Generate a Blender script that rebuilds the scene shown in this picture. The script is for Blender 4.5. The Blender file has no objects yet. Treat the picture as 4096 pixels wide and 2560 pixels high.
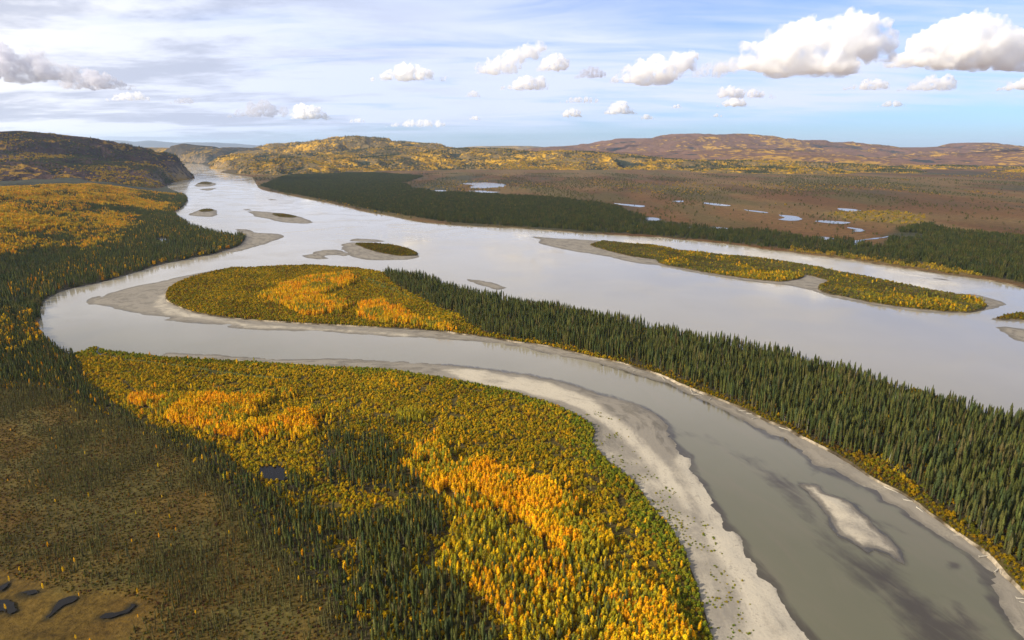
import bpy, bmesh, math, random
import numpy as np
from mathutils import Vector, Matrix
from mathutils.geometry import delaunay_2d_cdt

random.seed(7)
RNG = np.random.default_rng(11)
scene = bpy.context.scene
COL = scene.collection

# ============================================================ camera, sky, sun, exposure
CAM_H = 240.0
cam_data = bpy.data.cameras.new('camera')
cam = bpy.data.objects.new('camera', cam_data)
COL.objects.link(cam)
cam.location = (0, 0, CAM_H)
cam.rotation_euler = (math.radians(90) - math.atan(687/2560), 0, 0)
cam_data.sensor_width = 36.0
cam_data.lens = 22.5
cam_data.clip_start = 1.0
cam_data.clip_end = 400000.0
scene.camera = cam

SUN_EL, SUN_AZ = math.radians(29), math.radians(-112)      # azimuth from +Y (view direction), clockwise: sun low on the left
SUN_DIR = Vector((math.sin(SUN_AZ)*math.cos(SUN_EL), math.cos(SUN_AZ)*math.cos(SUN_EL), math.sin(SUN_EL)))
sun_data = bpy.data.lights.new('sun', 'SUN')
sun_data.energy = 5.0
sun_data.angle = math.radians(0.5)
sun_data.color = (1.0, 0.9, 0.74)
sun = bpy.data.objects.new('sun', sun_data)
COL.objects.link(sun)
sun.rotation_euler = SUN_DIR.to_track_quat('Z', 'Y').to_euler()

scene.view_settings.view_transform = 'Standard'
scene.view_settings.look = 'None'
scene.view_settings.exposure = 0.56
scene.view_settings.gamma = 1.0
scene.view_settings.use_curve_mapping = False
cy = scene.cycles
cy.use_denoising = True
cy.max_bounces = 16
cy.diffuse_bounces = 2
cy.glossy_bounces = 2
cy.transmission_bounces = 2
cy.volume_bounces = 16
cy.transparent_max_bounces = 8
cy.use_adaptive_sampling = True
cy.caustics_reflective = False
cy.caustics_refractive = False


class Nodes:
    """small helper to write node trees"""
    def __init__(self, tree):
        self.t = tree
        tree.nodes.clear()
    def n(self, kind, **kw):
        nd = self.t.nodes.new(kind)
        for k, v in kw.items():
            if k.startswith('i_'):
                nd.inputs[k[2:].replace('_', ' ')].default_value = v
            else:
                setattr(nd, k, v)
        return nd
    def l(self, a, b):
        self.t.links.new(a, b)
    def math(self, op, a, b=None, clamp=False):
        nd = self.n('ShaderNodeMath', operation=op, use_clamp=clamp)
        for i, v in enumerate((a, b)):
            if v is None: continue
            if isinstance(v, (int, float)): nd.inputs[i].default_value = v
            else: self.l(v, nd.inputs[i])
        return nd.outputs[0]
    def smooth(self, v, lo, hi):
        nd = self.n('ShaderNodeMapRange', interpolation_type='SMOOTHSTEP')
        self.l(v, nd.inputs[0]); nd.inputs[1].default_value = lo; nd.inputs[2].default_value = hi
        return nd.outputs[0]
    def noise(self, vec, scale, detail=4.0, rough=0.55, dist=0.0):
        nd = self.n('ShaderNodeTexNoise')
        nd.inputs['Scale'].default_value = scale; nd.inputs['Detail'].default_value = detail
        nd.inputs['Roughness'].default_value = rough; nd.inputs['Distortion'].default_value = dist
        if vec is not None: self.l(vec, nd.inputs['Vector'])
        return nd.outputs['Fac']
    def mix(self, f, a, b, blend='MIX'):
        nd = self.n('ShaderNodeMix', data_type='RGBA', blend_type=blend)
        for v, i in ((f, 0), (a, 6), (b, 7)):
            if isinstance(v, (int, float)): nd.inputs[i].default_value = v
            elif isinstance(v, tuple): nd.inputs[i].default_value = (*v, 1.0) if len(v) == 3 else v
            else: self.l(v, nd.inputs[i])
        return nd.outputs[2]


world = bpy.data.worlds.new('World')
scene.world = world
world.use_nodes = True
w = Nodes(world.node_tree)
sky = w.n('ShaderNodeTexSky', sky_type='NISHITA', sun_disc=False, sun_elevation=SUN_EL, sun_rotation=SUN_AZ,
          altitude=300.0, air_density=1.0, dust_density=0.6, ozone_density=2.0)
geo = w.n('ShaderNodeTexCoord')
sep = w.n('ShaderNodeSeparateXYZ'); w.l(geo.outputs['Generated'], sep.inputs[0])
X, Y, Zd = sep.outputs
zc = w.math('MAXIMUM', Zd, 0.0)
den = w.math('ADD', zc, 0.09)
px = w.math('DIVIDE', X, den); py = w.math('DIVIDE', Y, den)
comb = w.n('ShaderNodeCombineXYZ'); w.l(px, comb.inputs[0]); w.l(py, comb.inputs[1])
plane = comb.outputs[0]
veil_n = w.noise(plane, 0.55, 5.0, 0.5, 0.4)
streak_map = w.n('ShaderNodeMapping'); streak_map.inputs['Scale'].default_value = (0.5, 1.6, 1.0); streak_map.inputs['Rotation'].default_value = (0, 0, 0.25)
w.l(plane, streak_map.inputs[0])
streak_n = w.noise(streak_map.outputs[0], 1.3, 7.0, 0.62, 0.8)
# thin high cloud: thick towards the sun, thin low over the right-hand horizon
veil = w.math('ADD', w.math('ADD', w.math('MULTIPLY', veil_n, .8), w.math('MULTIPLY', streak_n, .75)), w.math('MULTIPLY', X, -.30))
veil = w.smooth(veil, .42, .92)
low = w.smooth(w.math('ADD', Zd, w.math('MULTIPLY', X, -.035)), .010, .040)
veil = w.math('MULTIPLY', veil, w.math('ADD', w.math('MULTIPLY', low, .82), .18))
veil = w.math('ADD', w.math('MULTIPLY', veil, .68), w.math('ADD', w.math('MULTIPLY', low, .14), .06), clamp=True)
band = w.math('MULTIPLY', w.smooth(w.math('ADD', Zd, w.math('MULTIPLY', X, -.03)), .025, .06), w.smooth(Zd, .22, .09))
veil = w.math('ADD', veil, w.math('MULTIPLY', band, w.math('ADD', w.math('MULTIPLY', streak_n, .5), .02)), clamp=True)
dotn = w.n('ShaderNodeVectorMath', operation='DOT_PRODUCT')
w.l(geo.outputs['Generated'], dotn.inputs[0]); dotn.inputs[1].default_value = tuple(SUN_DIR)
glow = w.smooth(dotn.outputs['Value'], -.15, .75)
veil_col = w.mix(glow, (6.5, 7.15, 9.1), (11.0, 10.4, 9.5))
# grey sheets and ripples in the thick part towards the sun
dk_map = w.n('ShaderNodeMapping'); dk_map.inputs['Scale'].default_value = (.8, 1.25, 1); dk_map.inputs['Location'].default_value = (3.1, 1.7, 0)
w.l(plane, dk_map.inputs[0])
dark_n = w.noise(dk_map.outputs[0], .75, 9.0, .62, .25)
dark = w.math('MULTIPLY', w.smooth(dark_n, .44, .60), w.smooth(X, .05, -.42))
veil_col = w.mix(w.math('MULTIPLY', dark, .72), veil_col, (3.9, 4.3, 5.6))
veil = w.math('MAXIMUM', veil, w.math('MULTIPLY', dark, .85))
blue = w.mix(1.0, sky.outputs[0], (.60, .88, 1.42), 'MULTIPLY')
skyc = w.mix(veil, blue, veil_col)
bg = w.n('ShaderNodeBackground'); bg.inputs['Strength'].default_value = 0.085
w.l(skyc, bg.inputs['Color'])
wo = w.n('ShaderNodeOutputWorld'); w.l(bg.outputs[0], wo.inputs['Surface'])

# ============================================================ traced ground plan (metres; camera above the origin, looking along +Y)
DATA = {"P":{"mainland":[[-6500,5300],[-4395.8,8649.6],[-3853.1,7772.1],[-3103.1,6351.0],[-2626.0,5404.3],[-2562.8,5147.9],[-2527.8,4946.5],[-2377.5,4532.2],[-2212.2,4181.1],[-1994.7,3840.3],[-1767.5,3484.2],[-1579.6,3160.7],[-1457.2,2880.1],[-1372.1,2672.9],[-1291.8,2451.7],[-1018.2,2037.4],[-880.6,1881.7],[-776.4,1781.1],[-767.2,1827.7],[-740.2,1769.8],[-718.3,1707.1],[-695.7,1611.7],[-697.8,1542.5],[-702.4,1484.9],[-719.9,1448.8],[-732.3,1405.9],[-750.9,1352.4],[-754.9,1279.0],[-758.5,1212.9],[-765.7,1152.9],[-780.1,1116.0],[-782.8,1081.3],[-768.5,1029.7],[-749.5,988.3],[-722.5,947.2],[-689.6,903.2],[-673.7,871.3],[-635.6,828.3],[-593.6,784.5],[-553.2,749.0],[-526.6,732.4],[-521.9,744.8],[-520.6,755.0],[-516.3,758.5],[-496.1,744.8],[-482.7,739.8],[-452.4,731.6],[-415.9,720.3],[-377.8,714.0],[-337.1,706.3],[-295.7,701.0],[-264.6,695.8],[-233.6,689.9],[-203.1,684.1],[-173.6,680.5],[-144.1,675.6],[-114.1,665.1],[-80.0,651.7],[-46.9,635.6],[-24.1,623.2],[0.0,608.4],[16.8,594.2],[32.9,580.5],[48.2,564.9],[60.6,547.5],[70.1,528.9],[72.2,515.6],[67.5,494.8],[69.4,479.2],[74.3,464.4],[81.6,447.0],[88.3,429.2],[92.9,412.5],[94.6,398.4],[97.6,385.0],[101.8,372.4],[103.9,358.2],[105.1,347.0],[104.9,336.4],[104.8,326.3],[104.2,314.9],[103.6,304.1],[102.5,292.3],[101.5,281.2],[100.7,270.5],[99.1,258.3],[95.5,239.4],[60,150],[-500,150],[-1200,500],[-6500,4200]],
"bar_near":[[-422.8,743.1],[-401.0,740.6],[-373.3,736.5],[-351.8,734.0],[-334.8,729.9],[-304.7,724.3],[-278.1,720.3],[-251.8,716.4],[-234.8,718.0],[-215.5,720.3],[-190.4,720.3],[-177.0,716.4],[-151.3,712.5],[-126.1,710.2],[-100.7,704.8],[-75.5,698.8],[-50.7,691.4],[-26.2,682.7],[0.0,672.1],[18.6,665.1],[41.0,649.7],[62.6,635.6],[86.3,611.3],[101.8,599.8],[116.3,585.9],[129.1,567.4],[137.3,550.0],[141.9,524.4],[139.5,502.9],[140.8,486.9],[144.6,471.7],[142.4,457.3],[142.2,438.7],[144.5,427.6],[143.0,409.6],[143.9,395.6],[143.3,379.9],[145.2,368.7],[147.1,358.2],[147.9,349.2],[146.1,340.6],[147.9,332.3],[147.2,326.3],[149.1,321.5],[150.4,309.4],[149.7,299.0],[150.5,287.5],[152.9,275.2],[154.5,270.5],[155.6,258.3],[156.2,239.4],[87.3,239.4],[90.7,258.3],[92.0,270.5],[93.4,292.3],[94.5,314.9],[94.7,336.4],[93.1,358.2],[86.1,385.0],[82.7,398.4],[75.6,429.2],[60.8,464.4],[53.6,494.8],[54.9,528.9],[31.8,557.3],[0.0,583.2],[-45.1,608.4],[-109.5,635.6],[-167.7,655.0],[-225.9,665.1],[-285.9,675.6],[-326.1,681.2],[-365.4,688.4],[-405.7,701.0],[-421.8,721.9]],
"bar_point":[[-571.0,1322.1],[-590.0,1314.7],[-611.2,1283.7],[-632.3,1238.5],[-652.1,1196.3],[-662.8,1156.8],[-679.1,1130.5],[-688.9,1101.9],[-692.3,1067.9],[-685.6,1045.3],[-694.0,1054.9],[-702.5,1046.9],[-692.2,1011.6],[-682.4,992.6],[-661.7,977.0],[-656.1,984.0],[-638.4,977.0],[-615.2,960.5],[-584.0,940.7],[-540.1,919.1],[-500.5,903.2],[-512.7,894.3],[-474.7,882.7],[-439.1,871.3],[-403.9,865.7],[-391.8,851.5],[-368.3,844.0],[-350.1,841.9],[-313.6,836.6],[-289.5,833.5],[-273.3,836.6],[-245.1,828.3],[-214.7,820.2],[-184.9,813.2],[-164.4,808.3],[-141.8,806.4],[-124.7,803.4],[-107.7,800.6],[-84.9,793.9],[-57.2,789.2],[-29.6,779.9],[-8.0,770.0],[0.0,766.4],[20.9,752.4],[40.9,735.6],[60.3,722.7],[79.5,714.0],[97.6,699.5],[114.7,684.1],[130.8,667.2],[146.1,650.4],[160.6,634.4],[171.6,616.0],[180.1,599.2],[186.7,585.4],[195.1,572.1],[202.2,556.3],[208.4,539.9],[215.9,523.5],[220.5,506.3],[228.1,498.0],[232.4,483.0],[236.0,467.3],[233.6,454.5],[246.6,447.0],[249.8,437.1],[253.7,429.2],[256.0,421.5],[260.4,412.5],[260.1,401.1],[265.9,395.6],[266.8,382.4],[268.4,371.2],[271.7,367.5],[273.9,358.2],[276.0,349.2],[278.0,340.6],[276.1,331.3],[273.3,322.4],[268.9,314.9],[268.3,309.1],[263.6,299.0],[261.9,290.7],[259.4,282.8],[258.0,273.7],[256.7,263.7],[253.2,239.4],[279.6,251.7],[295.3,304.1],[297.1,338.5],[297.6,365.2],[293.5,392.9],[290.6,427.6],[281.5,457.3],[271.2,490.8],[259.5,528.9],[242.1,562.3],[225.6,577.8],[199.4,629.4],[167.8,686.3],[127.2,732.4],[80.0,770.8],[27.9,808.3],[-62.7,871.3],[-130.0,882.7],[-251.0,906.3],[-384.6,931.1],[-426.3,947.2],[-511.1,1002.7],[-547.2,1048.5],[-581.7,1134.2],[-579.1,1212.9],[-548.6,1267.5]],
"peninsula":[[-580.6,1048.5],[-601.4,1098.4],[-612.2,1149.1],[-609.7,1208.7],[-596.7,1251.7],[-574.1,1297.8],[-527.1,1300.7],[-490.5,1320.4],[-422.8,1330.4],[-354.1,1305.6],[-316.3,1293.5],[-256.0,1250.9],[-209.1,1221.3],[-162.7,1180.6],[-116.2,1113.9],[-75.6,1066.8],[-38.2,1026.5],[-10.1,998.1],[0.0,989.0],[32.9,971.2],[93.8,918.6],[149.1,873.5],[187.6,843.4],[202.2,819.5],[230.9,780.8],[248.9,769.3],[264.5,759.9],[282.9,745.4],[306.8,733.9],[325.4,717.8],[340.0,695.1],[358.7,682.8],[374.4,641.5],[391.5,638.4],[396.5,610.6],[413.7,615.9],[423.6,579.2],[428.9,560.9],[439.4,548.1],[444.7,534.3],[451.5,523.4],[467.6,500.2],[471.1,446.1],[432.7,374.0],[292.0,239.4],[283.9,263.7],[283.0,288.7],[284.5,303.8],[285.5,314.5],[287.9,325.9],[289.3,340.1],[288.1,351.4],[286.2,360.5],[284.5,372.4],[282.7,385.0],[282.2,398.4],[278.7,412.5],[273.2,424.5],[269.0,437.1],[266.4,453.8],[261.9,471.7],[255.2,486.9],[248.2,502.9],[241.6,522.2],[231.9,535.7],[220.1,562.3],[206.8,583.2],[192.5,605.5],[177.2,629.4],[161.5,658.4],[142.4,679.1],[122.2,701.0],[99.7,716.4],[76.7,736.5],[52.5,757.6],[26.7,772.6],[0.0,783.6],[-8.2,789.2],[-36.0,803.4],[-70.4,818.2],[-88.4,828.3],[-124.0,838.7],[-177.9,849.3],[-239.1,860.2],[-301.7,871.3],[-368.1,888.5],[-406.3,899.6],[-444.2,915.4],[-478.3,934.2],[-517.2,967.3],[-551.9,1002.7]],
"bar_long":[[30.0,1814.0],[71.5,1800.5],[117.1,1769.8],[173.6,1748.4],[228.3,1723.4],[290.2,1683.3],[349.3,1644.9],[397.3,1573.0],[442.2,1545.9],[497.7,1494.3],[540.9,1475.7],[576.7,1428.5],[624.3,1373.3],[660.6,1279.0],[699.8,1202.5],[727.4,1116.0],[756.7,1069.6],[782.1,1069.6],[794.7,1051.7],[798.9,1028.2],[790.8,994.0],[772.7,974.2],[739.0,955.2],[706.5,936.8],[678.9,929.1],[645.6,931.7],[614.5,943.3],[593.1,961.9],[571.6,982.6],[553.1,1011.6],[538.7,1031.3],[526.9,1058.1],[521.7,1086.3],[499.8,1130.5],[470.3,1152.9],[435.7,1176.2],[405.8,1206.6],[375.0,1240.7],[344.9,1286.0],[312.7,1334.6],[273.4,1362.8],[236.5,1417.1],[197.1,1478.8],[152.4,1526.1],[115.3,1576.4],[81.2,1630.0],[68.1,1683.3],[75.1,1744.2],[58.7,1774.1]],
"long_island":[[201.3,1630.0],[242.1,1699.1],[296.1,1653.1],[346.3,1630.6],[381.3,1594.7],[400.2,1533.1],[449.5,1500.6],[487.4,1463.2],[525.0,1445.2],[569.3,1410.3],[586.0,1382.1],[611.3,1344.7],[635.3,1309.2],[649.0,1256.9],[670.7,1225.7],[688.6,1183.5],[705.3,1144.0],[719.6,1104.5],[732.5,1077.8],[747.1,1055.8],[765.6,1040.6],[761.6,1010.1],[744.8,977.0],[713.8,947.2],[684.1,936.8],[652.3,942.0],[623.4,957.9],[600.2,974.2],[578.7,995.4],[560.9,1026.6],[541.2,1058.1],[536.2,1089.7],[549.0,1121.4],[590.4,1168.4],[585.6,1200.4],[573.0,1234.2],[557.1,1204.5],[528.5,1180.2],[493.6,1162.5],[477.8,1172.3],[442.8,1196.3],[412.6,1227.7],[381.4,1263.0],[350.4,1307.4],[318.4,1360.2],[319.2,1405.9],[271.6,1454.7],[230.4,1539.2]],
"bar_mid":[[-438.2,1630.0],[-436.1,1675.5],[-413.8,1687.2],[-361.1,1675.5],[-304.3,1637.4],[-256.1,1573.0],[-217.6,1484.9],[-207.3,1448.8],[-230.5,1408.7],[-285.8,1403.1],[-335.8,1417.1],[-377.9,1472.7],[-408.6,1539.2]],
"bar_mid_north":[[-436.7,1707.1],[-430.3,1756.9],[-387.8,1748.4],[-328.6,1695.1],[-363.5,1687.2],[-398.9,1695.1]],
"bar_mid_west":[[-491.7,1475.7],[-475.3,1494.3],[-477.3,1526.1],[-456.2,1559.3],[-432.1,1566.1],[-396.1,1526.1],[-357.5,1469.7],[-378.6,1475.7],[-382.4,1451.7],[-407.3,1472.7],[-429.3,1463.7],[-412.3,1428.5],[-430.4,1417.1],[-470.7,1440.0]],
"mid_islet":[[-406.5,1656.2],[-357.9,1660.0],[-302.9,1630.0],[-255.1,1566.1],[-223.8,1500.5],[-222.8,1469.7],[-252.7,1457.7],[-291.9,1484.9],[-344.5,1545.9],[-385.3,1611.7]],
"bar_upper":[[-1090.7,2625.6],[-1002.6,2468.1],[-927.1,2335.3],[-852.2,2256.6],[-775.4,2163.6],[-704.3,2119.8],[-664.4,2125.9],[-677.8,2189.4],[-756.2,2327.9],[-838.1,2435.5],[-928.8,2510.0],[-1018.1,2571.0],[-1081.0,2644.4]],
"upper_islet":[[-907.8,2451.7],[-851.3,2427.5],[-781.5,2335.3],[-784.7,2298.9],[-840.2,2327.9]],
"bar_west":[[-1209.6,2403.8],[-1241.1,2527.1],[-1262.7,2644.4],[-1241.0,2672.9],[-1177.8,2579.9],[-1101.2,2411.7],[-1084.6,2327.9],[-1141.0,2350.2]],
"west_islet":[[-1245.3,2579.9],[-1249.7,2644.4],[-1215.3,2625.6],[-1178.8,2535.8],[-1200.0,2510.0]],
"bar_north":[[-2126.0,4374.9],[-2278.5,4790.3],[-2311.8,4946.5],[-2137.7,4701.1],[-2032.3,4505.2],[-1970.6,4251.8],[-1995.3,4158.1]],
"north_islet":[[-2175.0,4532.2],[-2283.7,4851.6],[-2160.5,4701.1],[-2069.3,4452.2]],
"bar_north_small":[[-1882.9,3920.3],[-1877.2,4135.3],[-1815.7,4003.6],[-1762.5,3782.4]],
"bar_spruce_tip":[[-852.3,1976.6],[-801.7,1960.7],[-756.7,1894.4],[-713.8,1879.7],[-665.0,1846.3],[-637.1,1800.5],[-633.6,1723.4],[-638.5,1644.9],[-643.4,1601.0],[-651.8,1555.9],[-665.0,1519.6],[-696.3,1539.2],[-703.3,1630.0],[-740.8,1748.4],[-819.2,1909.3]],
"bar_strip":[[-99.6,1208.7],[-68.2,1192.2],[-35.2,1162.5],[-11.4,1125.0],[-6.7,1107.1],[-25.9,1096.6],[-49.3,1123.2],[-74.3,1160.6]],
"bar_east":[[667.9,858.0],[683.5,862.4],[706.0,849.3],[733.9,833.5],[679.1,766.4],[655.2,783.6],[649.5,793.9],[656.6,818.2],[660.3,838.7]],
"bar_east_north":[[692.2,894.9],[727.2,921.6],[779.6,944.6],[826.9,947.2],[740.3,841.3],[729.5,879.7],[706.7,885.5]],
"east_islet":[[703.1,897.2],[731.7,919.1],[771.6,934.2],[818.4,936.8],[757.9,862.9],[737.6,890.1]],
"bar_channel":[[212.2,426.1],[219.4,426.4],[225.6,423.0],[225.0,417.6],[228.5,409.6],[234.8,403.9],[239.4,395.6],[238.1,387.6],[239.7,382.4],[237.8,371.2],[240.1,362.8],[240.2,353.6],[239.1,344.8],[238.2,338.5],[233.5,330.9],[231.5,333.9],[229.9,340.1],[226.4,343.1],[224.0,345.9],[218.4,342.7],[216.6,349.2],[213.1,355.4],[209.1,358.2],[209.4,369.9],[212.4,385.0],[214.2,398.4],[213.8,414.0]],
"bar_channel_small":[[262.2,331.9],[265.9,332.5],[265.3,329.9],[261.9,328.1],[260.6,329.1]],
"bar_upstream":[[-1211.6,3201.3],[-1173.6,3174.1],[-1116.8,3095.2],[-1130.8,3069.8]],
"bar_far_channel":[[746.3,1234.2],[781.0,1229.9],[806.0,1217.1],[827.9,1188.2],[827.9,1164.5],[812.0,1176.2],[792.6,1208.7]],
"bar_far_channel_b":[[761.8,1283.7],[788.1,1269.8],[811.0,1251.7],[795.7,1247.3],[774.3,1260.7]],
"bar_creek":[[-526.4,762.0],[-513.4,760.2],[-501.0,759.4],[-501.8,754.2],[-511.9,751.6]],
"bar_inner_west":[[-465.0,744.8],[-453.4,744.8],[-453.3,742.3],[-461.0,742.3]],
"plain":[[-5505.9,11004.3],[-5371.6,11004.3],[-4850.0,10269.5],[-4179.6,9058.2],[-3702.0,8101.0],[-3286.5,7617.4],[-2999.7,6743.8],[-2597.6,6146.2],[-2225.8,5603.4],[-1998.5,5079.0],[-1794.1,4587.1],[-1647.3,4228.0],[-1458.6,3840.3],[-1257.9,3550.2],[-988.5,3160.7],[-741.8,2804.1],[-569.0,2518.5],[-440.8,2357.7],[-322.9,2182.9],[-213.2,2089.6],[-114.0,2037.2],[-26.4,2003.7],[0.0,1998.2],[64.7,1960.7],[127.0,1924.4],[186.7,1884.6],[244.6,1851.0],[312.6,1818.6],[367.4,1791.6],[411.9,1778.4],[459.8,1735.8],[505.6,1695.1],[549.4,1656.2],[588.7,1611.7],[623.4,1549.2],[661.2,1516.4],[692.0,1472.7],[725.3,1440.0],[754.4,1403.1],[776.4,1357.6],[799.8,1319.6],[822.1,1283.7],[843.2,1249.5],[862.2,1227.7],[879.2,1204.5],[895.2,1176.2],[905.9,1137.9],[909.3,1112.4],[936.2,1017.5],[2600,1150],[9000,2500],[34000,14000],[34000,32000],[-14000,32000],[-9500,16000],[-6700,12200]],
"pond_large":[[-356.4,4587.1],[-228.2,4701.1],[-119.5,4615.1],[-34.0,4374.9],[-92.8,4090.5],[-194.8,4003.6],[-266.5,4068.4],[-250.8,4300.2]],
"pond_b":[[-243.1,3782.4],[-145.9,3744.8],[-81.1,3671.6],[-128.1,3584.1],[-188.1,3618.6]],
"pond_c":[[459.4,2902.5],[502.0,2847.0],[561.4,2762.4],[531.9,2712.0],[481.9,2783.1]],
"pond_d":[[464.6,2263.5],[495.0,2284.6],[511.1,2215.8],[495.1,2182.9],[469.1,2195.9]],
"pond_e":[[862.4,2936.8],[909.4,2902.5],[945.2,2804.1],[899.3,2752.2],[867.3,2825.4]],
"pond_f":[[930.9,2598.0],[961.2,2553.2],[987.2,2501.5],[967.2,2459.9],[937.0,2510.0]],
"pond_g":[[990.6,2388.3],[1029.9,2342.7],[991.6,2215.8],[951.5,2176.4],[924.6,2215.8],[969.6,2298.9]],
"pond_h":[[1340.5,2644.4],[1365.6,2625.6],[1361.9,2544.5],[1302.6,2501.5],[1299.4,2544.5]],
"pond_i":[[1039.8,2189.4],[1083.5,2182.9],[1119.0,2125.9],[1069.9,2083.6],[1029.2,2113.7]],
"pond_j":[[1048.6,2003.7],[1062.2,1976.6],[1051.6,1924.4],[1023.1,1889.5],[1001.3,1889.5],[1032.7,1934.7]],
"pond_k":[[838.2,1761.2],[872.6,1769.8],[873.7,1744.2],[835.3,1715.2]],
"pond_l":[[886.4,1660.0],[926.2,1715.2],[975.9,1744.2],[1061.2,1787.2],[1008.2,1740.0],[927.0,1695.1],[892.2,1637.4],[871.8,1626.3]],
"pond_m":[[541.5,2003.7],[564.3,2014.8],[564.7,1987.4],[541.3,1965.9]],
"pond_n":[[604.6,1998.2],[642.2,2009.2],[656.9,1976.6],[617.5,1950.2]],
"pond_o":[[1239.0,1559.3],[1280.8,1573.0],[1290.5,1545.9],[1234.0,1526.1]],
"pond_p":[[-456.7,3801.5],[-411.4,3840.3],[-387.3,3726.2],[-423.4,3671.6]],
"pond_q":[[753.4,3020.1],[794.2,3044.8],[790.3,2983.9],[760.0,2948.5]],
"pond_flats":[[-960.1,1723.4],[-964.0,1765.4],[-933.3,1740.0],[-901.0,1675.5],[-905.9,1644.9],[-928.0,1667.7]],
"pond_belt":[[-195.9,447.7],[-189.0,450.4],[-174.5,446.3],[-170.9,438.7],[-171.2,427.6],[-178.9,427.0],[-189.3,433.9]],
"pond_bog_a":[[-283.6,298.1],[-279.0,298.1],[-270.6,294.8],[-264.3,293.1],[-262.4,288.3],[-267.4,287.5],[-275.9,288.3]],
"pond_bog_b":[[-288.0,306.8],[-287.2,310.3],[-285.6,313.1],[-283.8,306.8],[-284.1,303.3]],
"pond_bog_c":[[-246.0,293.1],[-246.5,297.3],[-244.6,300.3],[-239.0,298.1],[-239.7,295.6],[-242.3,293.6],[-243.2,289.9],[-243.8,283.5],[-245.8,288.7]],
"pond_bog_d":[[-217.6,285.1],[-214.2,288.7],[-208.2,286.2],[-205.0,290.4],[-205.1,296.4],[-202.9,295.6],[-202.1,288.3],[-206.9,284.0],[-213.3,283.5]],
"pond_bog_e":[[-272.0,302.7],[-268.5,304.5],[-262.1,302.0],[-263.9,299.6],[-268.7,300.7]],
"creek":[[-516.0,759.4],[-512.3,758.5],[-504.3,744.8],[-500.7,736.5],[-493.0,731.6],[-480.9,728.3],[-470.0,721.9],[-464.2,715.6],[-466.0,714.0],[-477.0,721.9],[-490.8,725.9],[-500.9,733.2],[-507.2,744.8]]},"Z":{"terrace":[[-6500,4300],[-2588.5,4158.1],[-2106.1,3982.5],[-1635.2,3257.1],[-1483.4,2913.9],[-1326.1,2518.5],[-1282.7,2298.9],[-1150.9,1960.7],[-1028.6,1667.7],[-985.4,1478.8],[-955.5,1314.7],[-916.0,1172.3],[-885.2,1081.3],[-1400,750],[-6500,3500]],
"spruce_belt":[[-802.0,894.3],[-690.3,894.3],[-603.5,798.6],[-556.1,753.3],[-521.4,728.3],[-492.5,693.6],[-441.1,626.3],[-406.5,598.6],[-365.6,561.3],[-330.9,531.2],[-300.0,515.6],[-265.2,496.8],[-247.3,484.9],[-227.8,468.0],[-212.0,450.4],[-195.4,437.1],[-184.2,424.5],[-163.0,403.9],[-144.1,382.4],[-125.5,362.8],[-109.8,344.8],[-97.6,322.4],[-87.4,295.6],[-69.5,270.5],[-48.5,233.6],[-69.5,233.6],[-83.4,270.5],[-97.3,293.9],[-111.5,311.2],[-129.8,330.3],[-150.0,351.4],[-167.8,369.9],[-189.5,395.6],[-212.5,421.5],[-241.6,453.8],[-265.4,475.4],[-291.3,498.8],[-320.9,520.0],[-365.4,547.5],[-407.5,567.4],[-449.6,599.8],[-497.1,624.5],[-532.3,624.5],[-576.3,624.5]],
"spruce_mid":[[-161.9,486.9],[-159.4,502.9],[-146.3,515.6],[-124.1,498.8],[-106.9,502.9],[-90.2,479.2],[-78.1,450.4],[-63.2,430.7],[-55.7,406.8],[-66.5,398.4],[-84.2,406.8],[-97.8,406.8],[-118.1,409.6],[-143.0,427.6],[-167.6,440.4],[-172.3,430.7],[-177.3,418.5],[-153.9,390.2],[-131.7,369.9]],
"spruce_south":[[-144.1,382.4],[-120.5,390.2],[-100.7,379.9],[-84.2,382.4],[-72.0,395.6],[-52.3,403.9],[-37.9,374.9],[-43.3,347.0],[-47.2,324.4],[-30.0,311.2],[-17.3,297.3],[-8.9,284.3],[-3.2,270.5],[0.0,233.6],[-58.0,233.6],[-85.4,287.5],[-107.9,342.7]],
"muskeg":[[-613.7,617.2],[-494.0,620.2],[-447.7,597.0],[-405.8,564.9],[-363.9,545.2],[-319.7,517.8],[-290.3,496.8],[-264.5,473.5],[-240.8,452.1],[-211.9,420.0],[-188.9,394.3],[-167.3,368.7],[-149.6,350.3],[-129.5,329.3],[-111.3,310.3],[-97.0,293.1],[-83.4,270.5],[-69.5,233.6],[-276.7,222.6]],
"bog":[[-337.6,324.4],[-297.1,320.2],[-278.5,314.9],[-258.4,308.5],[-245.3,303.3],[-227.2,302.4],[-209.8,300.7],[-199.1,298.1],[-192.7,290.7],[-195.6,272.2],[-177.0,233.6],[-263.3,228.0]],
"bog_upper":[[-504.0,538.1],[-447.0,528.9],[-418.4,502.9],[-393.2,492.8],[-388.5,471.7],[-395.8,460.8],[-448.4,471.7]],
"bog_left":[[-419.5,437.1],[-382.6,430.7],[-359.4,412.5],[-348.7,398.4],[-320.6,379.9],[-327.3,369.9],[-367.4,374.9]],
"gold_a":[[-377.9,585.9],[-375.9,597.0],[-363.1,593.0],[-343.2,583.2],[-316.9,588.6],[-297.3,591.4],[-274.8,587.5],[-255.5,597.0],[-234.5,591.4],[-233.9,572.6],[-238.1,562.3],[-234.6,542.8],[-236.8,528.9],[-217.8,528.9],[-216.0,494.8],[-236.5,496.8],[-256.8,502.1],[-271.2,513.5],[-296.3,526.6],[-320.6,540.4],[-344.0,558.3],[-356.0,567.4],[-364.6,570.0]],
"gold_a2":[[-225.4,528.9],[-213.5,538.1],[-202.8,552.4],[-180.4,556.3],[-169.0,547.5],[-175.0,538.1],[-168.1,509.2],[-177.1,496.0],[-198.6,496.0],[-215.7,494.0]],
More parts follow.
